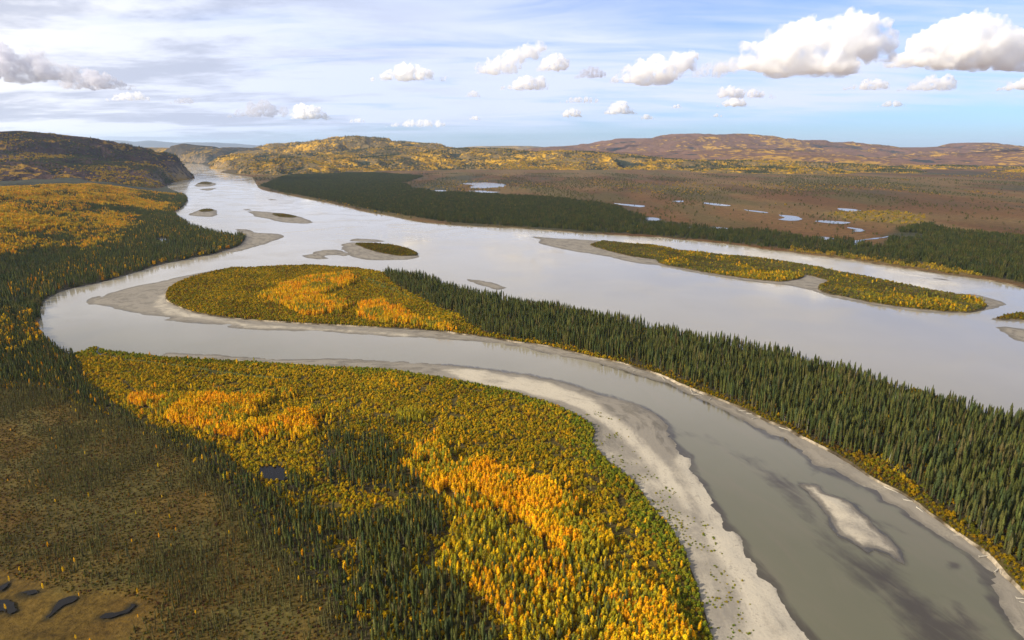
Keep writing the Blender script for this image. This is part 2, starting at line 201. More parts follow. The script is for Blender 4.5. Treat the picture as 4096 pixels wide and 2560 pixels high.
"gold_b":[[-231.1,600.9],[-221.0,604.3],[-215.2,588.6],[-224.8,586.4]],
"green_a":[[-114.7,546.6],[-101.2,557.3],[-80.9,553.4],[-77.3,533.4],[-92.5,526.6],[-108.6,532.5]],
"gold_c":[[-82.0,487.6],[-69.1,490.8],[-54.1,491.6],[-46.2,471.7],[-41.0,453.8],[-54.2,450.4],[-66.5,443.7],[-77.0,448.7]],
"gold_d":[[-87.2,460.8],[-77.8,453.8],[-66.9,446.3],[-41.0,448.7],[-33.3,457.3],[-18.2,453.8],[0.0,440.4],[14.2,430.7],[28.1,424.5],[39.4,409.6],[46.0,392.9],[46.9,373.6],[59.2,357.0],[65.3,344.8],[59.2,330.3],[47.8,329.3],[37.7,329.3],[25.7,337.4],[10.9,360.5],[0.0,373.6],[-16.1,394.3],[-24.1,406.8],[-37.3,402.5],[-50.8,403.9],[-63.4,420.0],[-78.7,438.7]],
"gold_e":[[52.7,302.4],[66.8,309.4],[78.8,309.4],[85.9,299.0],[88.8,287.5],[88.8,270.5],[85.1,245.4],[39.6,245.4],[46.0,270.5],[49.4,287.5]],
"mixed":[[-50.7,402.5],[-37.2,401.1],[-24.0,405.3],[-16.1,392.9],[0.0,372.4],[10.8,359.3],[25.6,336.4],[37.6,328.3],[59.1,329.3],[69.9,326.3],[80.3,316.8],[86.3,300.7],[89.9,287.5],[90.9,270.5],[85.6,233.6],[-0.9,233.6],[-3.2,270.5],[-8.9,284.3],[-17.3,297.3],[-30.0,311.2],[-45.9,324.4],[-42.0,347.0],[-37.2,374.9]],
"pen_spruce":[[-252.9,1234.2],[-161.1,1168.4],[-115.7,1108.3],[-75.3,1063.3],[-38.0,1023.2],[-10.1,995.0],[0.0,985.9],[32.8,968.2],[93.5,915.9],[148.7,871.1],[187.1,841.1],[201.7,817.4],[230.4,778.9],[248.4,767.4],[263.9,758.1],[282.3,743.6],[306.1,732.2],[324.7,716.1],[339.0,692.8],[352.7,670.9],[373.0,638.8],[381.9,622.3],[394.3,606.9],[401.2,596.7],[414.5,566.2],[426.7,557.8],[437.3,545.0],[442.9,531.9],[450.1,521.6],[464.1,496.0],[467.9,442.7],[425.7,374.0],[304.9,263.7],[291.2,299.0],[298.9,322.4],[299.7,338.5],[297.9,350.3],[295.5,358.2],[294.6,368.7],[295.3,382.4],[293.5,392.9],[291.2,408.2],[294.8,421.5],[291.7,440.4],[289.6,453.8],[285.3,464.4],[272.1,471.7],[263.0,481.1],[255.3,494.8],[250.0,515.6],[236.0,546.6],[223.4,571.6],[209.9,593.0],[195.5,616.0],[180.1,640.7],[163.5,667.2],[143.9,687.0],[123.3,707.9],[100.6,723.5],[77.4,743.1],[52.9,763.7],[27.0,779.9],[0.0,791.0],[-8.3,798.6],[-36.6,818.2],[-62.0,860.2],[-81.8,921.6],[-113.8,953.8],[-148.5,1017.5],[-186.5,1081.3],[-221.5,1152.9]],
"pen_gold":[[-426.4,1041.5],[-404.5,1067.2],[-415.4,1129.8],[-376.7,1191.5],[-308.4,1242.1],[-281.2,1159.8],[-297.8,1073.9],[-309.1,1041.5],[-244.4,976.4],[-252.8,913.6],[-301.3,899.1],[-331.3,933.7],[-372.0,976.4],[-410.5,1010.9]],
"pen_gold_b":[[-244.4,976.4],[-210.3,999.2],[-163.2,938.8],[-137.9,896.7],[-110.9,851.4],[-132.8,840.8],[-183.3,862.3],[-223.3,894.3]],
"pen_gold_c":[[-137.9,896.7],[-100.4,862.3],[-65.1,824.2],[-84.5,820.2],[-121.8,845.0]],
"pen_meadow":[[-293.2,1212.1],[-264.4,1191.5],[-210.7,1115.3],[-160.8,1032.1],[-161.1,1010.9],[-211.8,1080.6],[-262.3,1144.6]],
"plain_spruce":[[-1649.1,4275.9],[-1911.3,5328.5],[-2109.7,6351.0],[-1763.5,6927.3],[-1167.5,6351.0],[-775.8,5862.4],[-766.6,4643.4],[-616.9,4046.6],[-431.5,3689.6],[-243.4,3567.0],[-11.0,3405.1],[108.4,3329.5],[256.4,3147.4],[451.3,2880.1],[448.3,2535.8],[410.1,2229.2],[269.1,2042.9],[155.2,1960.7],[0.0,2031.6],[-74.8,2066.0],[-219.2,2150.9],[-396.9,2372.9],[-546.9,2571.0],[-770.2,2913.9],[-1031.3,3300.1],[-1306.5,3689.6]],
"plain_spruce_b":[[154.0,1945.0],[256.8,2372.9],[449.9,2451.7],[526.4,2163.6],[655.1,1987.4],[762.5,1909.3],[835.6,1791.6],[910.7,1707.1],[917.6,1559.3],[905.2,1419.9],[845.5,1322.1],[793.8,1389.4],[739.6,1469.7],[676.3,1552.5],[637.9,1586.9],[558.0,1683.3],[467.4,1765.4],[362.5,1827.7],[248.9,1884.6]],
"plain_spruce_c":[[978.9,1667.7],[1183.2,1960.7],[1354.8,2089.6],[1314.5,1924.4],[1358.3,1860.5],[1417.2,1769.8],[1532.9,1707.1],[949.4,1032.8],[933.3,1143.5],[918.7,1208.7],[888.8,1267.5],[883.1,1339.6],[876.8,1419.9],[888.7,1526.1]],
"plain_strip":[[696.6,1601.0],[759.1,1510.0],[815.1,1428.5],[864.0,1352.4],[911.9,1322.1],[915.0,1256.2],[901.3,1212.9],[866.6,1234.2],[830.7,1297.8],[782.1,1368.0],[731.0,1451.7],[665.2,1526.1]],
"plain_gold":[[1196.7,2468.1],[1361.5,2535.8],[1512.8,2553.2],[1517.5,2372.9],[1348.5,2101.6],[1258.6,2089.6],[1216.4,2163.6],[1161.9,2195.9],[1172.3,2335.3]],
"left_spruce":[[-1267.2,2403.8],[-888.4,1898.3],[-767.2,1827.7],[-718.3,1707.1],[-697.8,1542.5],[-722.7,1454.7],[-753.6,1357.6],[-763.5,1221.3],[-786.1,1125.0],[-776.2,1040.6],[-779.8,988.3],[-761.8,921.6],[-940.6,1152.9],[-947.1,1302.6],[-975.8,1463.7],[-1017.3,1648.6],[-1136.1,1934.7],[-1263.5,2263.5]],
"shoal":[[139.6,542.8],[149.3,520.0],[165.4,511.3],[177.3,490.8],[190.2,477.3],[202.9,460.8],[200.2,453.8],[209.8,437.1],[212.5,421.5],[212.8,398.4],[208.0,369.9],[209.5,353.6],[215.9,340.6],[226.5,336.4],[232.0,328.3],[232.9,305.9],[237.9,295.6],[246.1,284.3],[247.0,270.5],[238.4,245.4],[189.0,245.4],[195.7,270.5],[197.1,284.3],[201.2,304.1],[193.1,311.2],[192.1,326.3],[192.1,344.8],[193.4,365.2],[193.1,390.2],[187.7,421.5],[185.7,450.4],[177.0,479.2],[161.9,498.8],[142.9,509.2]],
"shoal_b":[[237.4,418.5],[242.3,401.1],[241.1,382.4],[249.6,377.3],[255.1,367.5],[261.8,360.5],[256.3,358.2],[248.2,365.2],[239.3,368.7],[236.9,379.9]],
"shoal_c":[[237.8,299.0],[246.0,300.7],[243.8,287.5],[244.0,275.2],[238.6,273.7],[232.8,281.2]],
"shoal_d":[[236.3,468.0],[251.5,450.4],[257.6,427.6],[260.3,406.8],[255.8,409.6],[248.2,424.5],[236.9,440.4],[225.8,437.1]],
"pale_dry":[[-78.1,677.0],[-61.9,681.2],[-30.6,672.1],[-6.9,658.4],[9.2,653.7],[35.8,635.6],[60.4,611.3],[79.2,588.6],[89.3,557.3],[99.3,533.4],[109.5,507.1],[115.4,483.0],[121.6,450.4],[124.1,421.5],[124.9,395.6],[122.7,382.4],[116.6,403.9],[110.5,437.1],[102.7,471.7],[94.2,502.9],[80.8,538.1],[61.0,572.6],[31.5,594.2],[8.7,614.3],[-24.3,628.1],[-47.4,642.0],[-62.3,658.4]],
"pale_dry_b":[[140.8,486.9],[144.5,468.0],[140.9,437.1],[143.6,403.9],[143.4,367.5],[145.4,338.5],[147.0,322.4],[150.1,305.9],[149.9,285.9],[152.6,272.2],[150.4,251.7],[128.2,251.7],[120.8,270.5],[124.7,304.1],[124.8,342.7],[126.2,374.9],[129.5,418.5],[131.7,464.4]],
"pale_point":[[-607.2,1081.3],[-579.2,1048.5],[-544.5,988.3],[-484.6,934.2],[-441.4,909.3],[-359.3,865.7],[-296.4,854.7],[-203.5,833.5],[-120.9,816.2],[-142.4,810.3],[-232.2,833.5],[-353.8,851.5],[-469.6,903.2],[-519.6,927.9],[-563.7,974.2],[-590.3,1032.8]],
"slough":[[-462.3,714.0],[-422.4,704.8],[-378.8,691.4],[-334.8,674.1],[-293.9,660.4],[-278.4,656.4],[-263.7,653.7],[-233.4,645.2],[-236.4,640.7],[-266.0,647.8],[-291.2,653.7],[-331.7,667.2],[-375.2,684.1],[-418.7,698.0],[-458.6,707.9]],
"gully":[[-417.3,645.2],[-406.8,635.6],[-384.0,611.3],[-366.4,591.4],[-359.3,577.8],[-361.9,577.8],[-374.8,597.0],[-395.6,620.2],[-408.3,632.5]]},"R":{"left":[[-9000,6200,420],[-4839,5600,344.3],[-4145,5400,370.2],[-3953,5350,375.5],[-3768,5300,359.7],[-3640,5300,322.5],[-3531,5300,273.8],[-3417,5300,249.3],[-3302,5300,224.8],[-3177,5250,184.3],[-3063,5250,159.8],[-2959,5300,139.3],[-2849,5350,146.7],[-2748,5350,133.3],[-2672,5300,122.8],[-2616,5250,82.8]],
"left_spur":[[-3709,4800,241.0],[-3338,4700,204.7],[-2982,4600,152.6],[-2753,4600,109.5],[-2495,4500,75.6],[-2306,4350,37.2]],
"canyon":[[-7945,12500,223.4],[-7662,12500,246.5],[-7421,12500,254.2],[-7102,12500,254.2],[-6783,12500,254.2],[-6504,12500,246.5],[-6266,12500,234.9]],
"canyon_b":[[-10977,15500,291.0],[-10238,15500,272.0],[-9400,15500,257.6],[-8509,15500,257.6],[-7521,15500,248.1]],
"prom":[[-6671,12600,63.3],[-6357,12200,182.3],[-5999,11900,271.9],[-5779,11700,321.7],[-5657,11600,310.3],[-5464,11500,292.0],[-5119,11300,273.7],[-4882,11000,238.9],[-4774,11000,255.9],[-4529,11000,255.9],[-4249,11000,242.3]],
"centre":[[-3827,10800,249.0],[-3814,11500,292.0],[-3773,11500,338.0],[-3644,11500,345.0],[-3517,11500,338.0],[-3275,11300,350.1],[-2872,11000,357.3],[-2678,10800,411.4],[-2540,10800,431.2],[-2437,10800,421.3],[-2303,10800,368.4],[-2029,10800,345.3],[-1822,10800,351.9],[-1617,10800,332.0],[-1412,10800,288.9],[-1171,10800,268.9],[-931,10800,235.6]],
"prom_front":[[-3743,8200,33.0],[-3692,8400,90.8],[-3554,8400,117.0],[-3414,8400,169.1],[-3253,8400,163.9],[-3145,8400,171.7],[-2877,8400,163.9],[-2668,8600,183.4],[-2423,8600,148.7],[-2245,9000,180.7],[-1971,9500,242.0],[-1657,9800,272.3]],
"knoll":[[-2347,6600,46.5],[-2287,6600,114.6],[-2220,6600,153.6],[-2170,6600,126.9],[-2082,6600,44.5]],
"mid_b":[[-1928,7600,76.6],[-1747,7900,131.7],[-1497,8200,153.0],[-1238,8600,183.4],[-939,8900,192.4],[-735,9200,227.8],[-617,9200,242.0],[-431,9000,219.7],[-264,9200,236.3],[-29,9000,200.2],[0,8800,173.9],[169,8800,198.4],[422,8800,198.4],[703,8800,206.6],[928,8800,198.4],[1126,8800,182.1],[1295,8800,165.7],[1542,8600,140.7],[1771,8500,115.5],[2049,8400,80.4]],
"foot_a":[[1541,8000,68.0],[1849,8000,80.5],[2156,8000,93.0],[2467,8000,63.0],[2725,8000,48.0],[2952,8000,93.0],[3109,8000,68.0],[3265,8000,43.0],[3467,8000,80.5],[3700,8000,63.0],[3958,8000,55.5],[4242,8000,48.0],[4555,8000,18.0],[4913,8000,30.5],[5323,8000,38.0],[5686,8000,23.0],[6227,8000,18.0]],
"foot_b":[[1973,6800,-2.0],[2189,6800,30.0],[2407,6800,40.7],[2647,6800,51.3],[2909,6800,51.3],[3130,6800,30.0],[3397,6800,-2.0],[3659,6800,8.7],[3875,6800,30.0],[4145,6800,-17.0],[4406,6800,-2.0],[4671,6800,-17.0],[4974,6800,4.4],[5300,6800,19.4],[5714,6800,30.0]],
"plateau":[[910,15000,247.8],[1263,16500,289.3],[2051,16500,350.2],[2524,16500,365.4],[2888,16500,441.3],[3096,16500,476.7],[3568,16500,481.7],[3933,16500,517.0],[4244,16500,582.5],[4505,16500,592.6],[5031,16500,567.4],[5501,16500,582.5],[5924,16500,542.2],[6350,16500,481.7],[6351,16500,466.6],[6829,16500,416.0],[7299,16500,436.2],[7724,16500,400.8],[8359,16500,365.4],[9001,16500,294.3],[9637,16500,263.8],[10269,16500,263.8],[10844,16500,289.3],[11308,16500,340.0],[11486,16500,375.5],[11834,16500,340.0],[12318,16500,289.3],[12749,16500,238.4],[14294,16500,167.1]],
"shelf":[[1470,11500,199.8],[1912,11500,171.4],[2575,11500,164.3],[3125,11500,185.6],[3602,11500,199.8],[3967,11500,224.7],[4228,11500,185.6],[4451,11500,164.3],[4455,11500,118.0],[4790,11500,93.0],[5125,11500,64.4],[5642,11500,57.3],[6304,11500,64.4],[6822,11500,57.3],[7337,11500,64.4],[7771,11500,107.3],[8134,11500,135.8],[8493,11500,185.6],[8891,11500,214.1],[9950,11500,242.4]],
"far_plateau":[[-2241,26000,245.5],[-1742,26000,269.6],[-912,26000,317.6],[0,26000,333.6],[498,26000,325.6],[996,26000,269.6],[1660,26000,245.5]],
"blue":[[-38016,55000,725.4],[-36255,55000,776.1],[-34845,55000,826.7],[-33780,55000,911.0],[-32574,55000,792.9],[-31181,55000,742.3],[-30112,55000,860.4],[-29431,55000,725.4],[-27688,55000,657.9],[-26630,55000,708.6],[-24878,55000,708.6],[-23136,55000,624.1],[-21229,55000,421.1]]}}
P, Z, R = DATA['P'], DATA['Z'], DATA['R']

# ============================================================ numpy helpers
def _hash(ix, iy, seed):
    h = (ix.astype(np.int64)*374761393 + iy.astype(np.int64)*668265263 + seed*974711) & 0xffffffff
    h = ((h ^ (h >> 13))*1274126177) & 0xffffffff
    h = ((h ^ (h >> 16))*2246822519) & 0xffffffff
    return ((h ^ (h >> 15)) & 0xffffff)/float(0xffffff)

def vnoise(x, y, seed=0):
    ix, iy = np.floor(x), np.floor(y)
    fx, fy = x-ix, y-iy
    u, v = fx*fx*fx*(fx*(fx*6-15)+10), fy*fy*fy*(fy*(fy*6-15)+10)
    a, b = _hash(ix, iy, seed), _hash(ix+1, iy, seed)
    c, d = _hash(ix, iy+1, seed), _hash(ix+1, iy+1, seed)
    return (a*(1-u)+b*u)*(1-v)+(c*(1-u)+d*u)*v

def fbm(x, y, scale, octv=4, seed=0, gain=0.5):
    x, y = np.asarray(x, float)/scale, np.asarray(y, float)/scale
    out, amp, tot = 0, 1.0, 0
    for k in range(octv):
        out = out+amp*vnoise(x*2**k+17.3*k, y*2**k-9.1*k, seed+k*13)
        tot += amp; amp *= gain
    return out/tot

def sstep(v, lo, hi):
    t = np.clip((v-lo)/(hi-lo), 0, 1)
    return t*t*(3-2*t)

def inside(poly, x, y):
    poly = np.asarray(poly, float)
    res = np.zeros(len(x), bool)
    x1, y1 = poly[:, 0], poly[:, 1]
    x2, y2 = np.roll(x1, -1), np.roll(y1, -1)
    for a, b, c, d in zip(x1, y1, x2, y2):
        if b == d: continue
        m = ((b > y) != (d > y))
        res ^= m & (x < (c-a)*(y-b)/(d-b)+a)
    return res

def seg_dist(pts, x, y, closed=True):
    """distance to polyline and position along it"""
    pts = np.asarray(pts, float)
    n = len(pts)
    best = np.full(len(x), 1e18)
    for i in range(n if closed else n-1):
        a, b = pts[i], pts[(i+1) % n]
        ex, ey = b[0]-a[0], b[1]-a[1]
        L2 = ex*ex+ey*ey+1e-9
        t = np.clip(((x-a[0])*ex+(y-a[1])*ey)/L2, 0, 1)
        d = (x-a[0]-t*ex)**2+(y-a[1]-t*ey)**2
        best = np.minimum(best, d)
    return np.sqrt(best)

def sdist(poly, x, y):
    d = seg_dist(poly, x, y)
    return np.where(inside(poly, x, y), d, -d)

def catmull(pts, closed=True, step=0.006, jitter=0.0012, seed=3):
    pts = [np.array(p, float) for p in pts]
    n = len(pts); out = []
    for i in range(n):
        p0, p1, p2, p3 = pts[i-1], pts[i], pts[(i+1) % n], pts[(i+2) % n]
        L = np.linalg.norm(p2-p1)
        dist = max(250, min(np.linalg.norm(p1), np.linalg.norm(p2)))
        k = int(max(1, min(14, L/(step*dist))))
        far = max(abs(p1[0]), abs(p2[0])) > 1.3*dist or dist > 6000
        if far: k = 1
        d1 = max(np.linalg.norm(p1-p0), 1e-3)**.5; d2 = max(L, 1e-3)**.5; d3 = max(np.linalg.norm(p3-p2), 1e-3)**.5
        m1 = (p2-p1)-0*(p1) if False else ((p1-p0)/d1-(p2-p0)/(d1+d2)+(p2-p1)/d2)*d2
        m2 = ((p2-p1)/d2-(p3-p1)/(d2+d3)+(p3-p2)/d3)*d2
        for j in range(k):
            t = j/k
            h = (2*t**3-3*t**2+1)*p1+(t**3-2*t**2+t)*m1+(-2*t**3+3*t**2)*p2+(t**3-t**2)*m2
            out.append(h)
    a = np.array(out)
    r = np.hypot(a[:, 0], a[:, 1])
    amp = jitter*np.minimum(r, 4000)
    sc = np.maximum(6.0, 0.012*np.minimum(r, 4000))
    # noise wavelength follows distance in three bands
    for lim, s in ((700, 8.0), (2000, 22.0), (1e9, 60.0)):
        m = (r < lim) & (amp > 0)
        dx = (fbm(a[:, 0], a[:, 1], s, 3, seed)-.5)*2
        dy = (fbm(a[:, 0], a[:, 1], s, 3, seed+50)-.5)*2
        a[m, 0] += dx[m]*amp[m]*2.2; a[m, 1] += dy[m]*amp[m]*2.2
        amp = np.where(m, 0, amp)
    return a

def in_view(x, y, slack=1.0):
    return (y > 230) & (np.abs(x) < 0.86*y*slack+70)

OUT = {k: catmull(v, seed=i+3, jitter=(0.0045 if 'bog' in k or k == 'pond_belt' else 0.0038 if k.startswith('pond') else 0.0016 if k.startswith('bar') else 0.0008)) for i, (k, v) in enumerate(P.items())}

# ============================================================ mesh helpers
def tag(o, label=None, cat=None, group=None, kind=None):
    if label: o['label'] = label
    if cat: o['category'] = cat
    if group: o['group'] = group
    if kind: o['kind'] = kind
    return o

def mesh_np(name, verts, faces, mat=None, smooth=True, attrs=None):
    me = bpy.data.meshes.new(name)
    verts = np.asarray(verts, np.float32)
    faces = np.asarray(faces, np.int32)
    nv, nf, k = len(verts), len(faces), faces.shape[1]
    me.vertices.add(nv); me.vertices.foreach_set('co', verts.ravel())
    me.loops.add(nf*k); me.loops.foreach_set('vertex_index', faces.ravel())
    me.polygons.add(nf)
    me.polygons.foreach_set('loop_start', np.arange(0, nf*k, k, dtype=np.int32))
    me.polygons.foreach_set('use_smooth', np.full(nf, smooth))
    me.update(calc_edges=True)
    for key, val in (attrs or {}).items():
        val = np.asarray(val, np.float32)
        if val.ndim == 1:
            a = me.attributes.new(key, 'FLOAT', 'POINT'); a.data.foreach_set('value', val)
        else:
            a = me.attributes.new(key, 'FLOAT_VECTOR', 'POINT'); a.data.foreach_set('vector', val.ravel())
    if mat: me.materials.append(mat)
    return me

def link(name, me, parent=None):
    o = bpy.data.objects.new(name, me)
    COL.objects.link(o)
    if parent: o.parent = parent
    return o

def fill(outline, lod=0.01, smin=3.0, view=True):
    """triangulate an outline with inner points whose spacing grows with distance"""
    outline = np.asarray(outline)
    r0 = np.hypot(outline[:, 0], outline[:, 1])
    rmin, rmax = max(230, r0.min()*0.7), min(9000, r0.max()*1.02)
    pts = []
    r = rmin
    while r < rmax:
        s = max(smin, lod*r)
        n = int(1.75*r/s)
        th = (np.arange(n)+0.5*(len(pts) % 2))/n*1.75-0.875
        rr = r+RNG.uniform(-.3, .3, n)*s
        th = th+RNG.uniform(-.3, .3, n)*s/r
        pts.append(np.stack([rr*np.sin(th), rr*np.cos(th)], 1))
        r += s
    pts = np.concatenate(pts) if pts else np.zeros((0, 2))
    bx = (pts[:, 0] > outline[:, 0].min()) & (pts[:, 0] < outline[:, 0].max()) & (pts[:, 1] > outline[:, 1].min()) & (pts[:, 1] < outline[:, 1].max())
    pts = pts[bx]
    if len(pts):
        m = inside(outline, pts[:, 0], pts[:, 1])
        pts = pts[m]
    if len(pts):
        d = seg_dist(outline, pts[:, 0], pts[:, 1])
        pts = pts[d > 0.35*np.maximum(smin, lod*np.hypot(pts[:, 0], pts[:, 1]))*0.6]
    allp = np.concatenate([outline, pts]) if len(pts) else outline
    n = len(outline)
    v, e, f, *_ = delaunay_2d_cdt([Vector(p) for p in allp.tolist()], [(i, (i+1) % n) for i in range(n)], [], 1, 1e-4)
    v = np.array([tuple(q) for q in v]); f = np.array([t for t in f if len(t) == 3])
    a, b, c = v[f[:, 0]], v[f[:, 1]], v[f[:, 2]]
    area = (b[:, 0]-a[:, 0])*(c[:, 1]-a[:, 1])-(b[:, 1]-a[:, 1])*(c[:, 0]-a[:, 0])
    f[area < 0] = f[area < 0][:, ::-1]
    return v, f

def skirt(outline, ztop, zbot):
    n = len(outline)
    v = np.concatenate([np.column_stack([outline, ztop]), np.column_stack([outline, np.full(n, zbot)])])
    i = np.arange(n); j = (i+1) % n
    f = np.concatenate([np.column_stack([i, i+n, j+n]), np.column_stack([i, j+n, j])])
    return v, f

# ============================================================ materials
def new_mat(name):
    m = bpy.data.materials.new(name); m.use_nodes = True
    return m, Nodes(m.node_tree)

def attr(nn, name, kind='GEOMETRY'):
    a = nn.n('ShaderNodeAttribute', attribute_name=name, attribute_type=kind)
    return a

def out_surface(nn, sh):
    o = nn.n('ShaderNodeOutputMaterial'); nn.l(sh, o.inputs['Surface'])

def ground_material():
    m, n = new_mat('ground')
    a = attr(n, 'ground_col')
    g = n.n('ShaderNodeNewGeometry')
    fine = n.noise(g.outputs['Position'], 0.35, 6, 0.65)
    mid = n.noise(g.outputs['Position'], 0.05, 5, 0.6)
    f = n.math('ADD', n.math('MULTIPLY', n.smooth(fine, .25, .75), .9), n.math('MULTIPLY', n.smooth(mid, .3, .7), .5))
    f = n.math('ADD', f, .35)
    mul = n.n('ShaderNodeVectorMath', operation='SCALE'); n.l(a.outputs['Vector'], mul.inputs[0]); n.l(f, mul.inputs['Scale'])
    bs = n.n('ShaderNodeBsdfPrincipled'); bs.inputs['Roughness'].default_value = .95; bs.inputs['Specular IOR Level'].default_value = .1
    n.l(mul.outputs[0], bs.inputs['Base Color'])
    bump = n.n('ShaderNodeBump'); bump.inputs['Strength'].default_value = .8; bump.inputs['Distance'].default_value = 1.2
    n.l(fine, bump.inputs['Height']); n.l(bump.outputs[0], bs.inputs['Normal'])
    out_surface(n, bs.outputs[0]); return m

def bar_material():
    """silt and gravel: wet and dark by the water, dry and pale higher up, with flow streaks"""
    m, n = new_mat('river_silt')
    e = attr(n, 'shore').outputs['Fac']      # 0 at water line .. 1 well inside
    dry = attr(n, 'dry').outputs['Fac']
    g = n.n('ShaderNodeNewGeometry')
    flow = attr(n, 'flow').outputs['Vector']  # (along, across) coordinates following the bar
    st = n.noise(flow, 1.0, 7, .62, .3)
    big = n.noise(g.outputs['Position'], 0.03, 5, .55)
    fine = n.noise(g.outputs['Position'], 0.6, 6, .7)
    v = n.math('ADD', e, n.math('MULTIPLY', n.math('SUBTRACT', big, .5), .9))
    v = n.math('ADD', v, n.math('MULTIPLY', n.math('SUBTRACT', st, .5), .8))
    c = n.mix(n.smooth(v, 0.0, .22), (.060, .053, .042), (.135, .118, .093))
    c = n.mix(n.smooth(v, .3, .9), c, (.195, .170, .132))
    c = n.mix(n.math('MULTIPLY', n.smooth(n.math('ADD', n.math('MULTIPLY', st, .65), n.math('MULTIPLY', big, .35)), .46, .60), .75), c, (.085, .074, .058))
    d = n.math('ADD', dry, n.math('MULTIPLY', n.math('SUBTRACT', st, .5), 1.1))
    d = n.math('ADD', d, n.math('MULTIPLY', n.math('SUBTRACT', big, .5), 1.0))
    d = n.math('ADD', d, n.math('MULTIPLY', n.math('SUBTRACT', fine, .5), .6))
    c = n.mix(n.smooth(d, .30, .85), c, (.385, .335, .25))
    spots = n.math('MULTIPLY', n.smooth(n.math('ADD', n.math('MULTIPLY', fine, .6), n.math('MULTIPLY', st, .4)), .52, .66), .55)
    c = n.mix(spots, c, (.095, .083, .066))
    bs = n.n('ShaderNodeBsdfPrincipled'); bs.inputs['Specular IOR Level'].default_value = .25
    n.l(c, bs.inputs['Base Color'])
    rg = n.n('ShaderNodeMapRange'); n.l(v, rg.inputs[0]); rg.inputs[2].default_value = .3; rg.inputs[3].default_value = .35; rg.inputs[4].default_value = .95
    n.l(rg.outputs[0], bs.inputs['Roughness'])
    bump = n.n('ShaderNodeBump'); bump.inputs['Strength'].default_value = .6; bump.inputs['Distance'].default_value = .5
    n.l(n.math('ADD', st, fine), bump.inputs['Height']); n.l(bump.outputs[0], bs.inputs['Normal'])
    out_surface(n, bs.outputs[0]); return m

def water_material():
    m, n = new_mat('silty_water')
    sh = attr(n, 'shoal').outputs['Fac']
    g = n.n('ShaderNodeNewGeometry')
    mp = n.n('ShaderNodeMapping', vector_type='TEXTURE'); mp.inputs['Rotation'].default_value = (0, 0, math.radians(-73)); mp.inputs['Scale'].default_value = (34, 8, 1)
    n.l(g.outputs['Position'], mp.inputs[0])
    st = n.math('ADD', n.math('MULTIPLY', n.noise(mp.outputs[0], 1.0, 7, .62, 1.2), .6), n.math('MULTIPLY', n.noise(g.outputs['Position'], .055, 6, .6, .8), .4))
    murk = n.noise(g.outputs['Position'], .012, 4, .5)
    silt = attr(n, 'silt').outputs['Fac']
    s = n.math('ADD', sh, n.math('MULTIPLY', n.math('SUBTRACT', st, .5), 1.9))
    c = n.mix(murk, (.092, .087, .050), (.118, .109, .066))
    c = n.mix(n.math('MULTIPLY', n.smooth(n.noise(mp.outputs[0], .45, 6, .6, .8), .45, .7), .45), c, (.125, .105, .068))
    c = n.mix(silt, c, n.mix(murk, (.275, .242, .180), (.315, .280, .212)))  # silty main river, with grazing-angle sky reflection also painted into the paler colour
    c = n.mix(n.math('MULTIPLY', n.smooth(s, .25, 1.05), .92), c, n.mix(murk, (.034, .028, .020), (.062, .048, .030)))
    bs = n.n('ShaderNodeBsdfPrincipled'); bs.inputs['IOR'].default_value = 1.33
    n.l(n.math('ADD', n.math('MULTIPLY', n.smooth(n.noise(g.outputs['Position'], .008, 5, .6, .6), .4, .65), .14), .05), bs.inputs['Roughness'])
    n.l(c, bs.inputs['Base Color'])
    rip = n.noise(g.outputs['Position'], .55, 4, .6)
    rip2 = n.noise(g.outputs['Position'], .06, 4, .6, .5)
    h = n.math('ADD', n.math('MULTIPLY', rip, .10), n.math('MULTIPLY', rip2, .35))
    bump = n.n('ShaderNodeBump'); bump.inputs['Strength'].default_value = .07; bump.inputs['Distance'].default_value = 1.0
    n.l(h, bump.inputs['Height']); n.l(bump.outputs[0], bs.inputs['Normal'])
    out_surface(n, bs.outputs[0]); return m

def pond_material(col, spec=.5):
    m, n = new_mat('pond_water')
    bs = n.n('ShaderNodeBsdfPrincipled'); bs.inputs['IOR'].default_value = 1.33; bs.inputs['Roughness'].default_value = .10; bs.inputs['Specular IOR Level'].default_value = spec
    g = n.n('ShaderNodeNewGeometry')
    c = n.mix(n.noise(g.outputs['Position'], .2, 3, .5), col, tuple(q*1.5 for q in col))
    n.l(c, bs.inputs['Base Color'])
    out_surface(n, bs.outputs[0]); return m

def foliage_material():
    m, n = new_mat('foliage')
    a = attr(n, 'tint', 'INSTANCER')
    oi = n.n('ShaderNodeObjectInfo')
    g = n.n('ShaderNodeNewGeometry')
    fn = n.noise(g.outputs['Position'], 1.6, 3, .6)
    f = n.math('ADD', n.math('MULTIPLY', n.smooth(fn, .3, .7), .8), .6)
    mul = n.n('ShaderNodeVectorMath', operation='SCALE'); n.l(a.outputs['Vector'], mul.inputs[0]); n.l(f, mul.inputs['Scale'])
    df = n.n('ShaderNodeBsdfDiffuse'); tr = n.n('ShaderNodeBsdfTranslucent')
    n.l(mul.outputs[0], df.inputs['Color']); n.l(mul.outputs[0], tr.inputs['Color'])
    mx = n.n('ShaderNodeMixShader'); mx.inputs[0].default_value = .25
    n.l(df.outputs[0], mx.inputs[1]); n.l(tr.outputs[0], mx.inputs[2])
    out_surface(n, mx.outputs[0]); return m

def bark_material(name, c1, c2):
    m, n = new_mat(name)
    tc = n.n('ShaderNodeTexCoord')
    mp = n.n('ShaderNodeMapping'); mp.inputs['Scale'].default_value = (4, 4, 1.2); n.l(tc.outputs['Object'], mp.inputs[0])
    c = n.mix(n.smooth(n.noise(mp.outputs[0], 1.5, 4, .6), .35, .65), c1, c2)
    bs = n.n('ShaderNodeBsdfPrincipled'); bs.inputs['Roughness'].default_value = .9
    n.l(c, bs.inputs['Base Color']); out_surface(n, bs.outputs[0]); return m

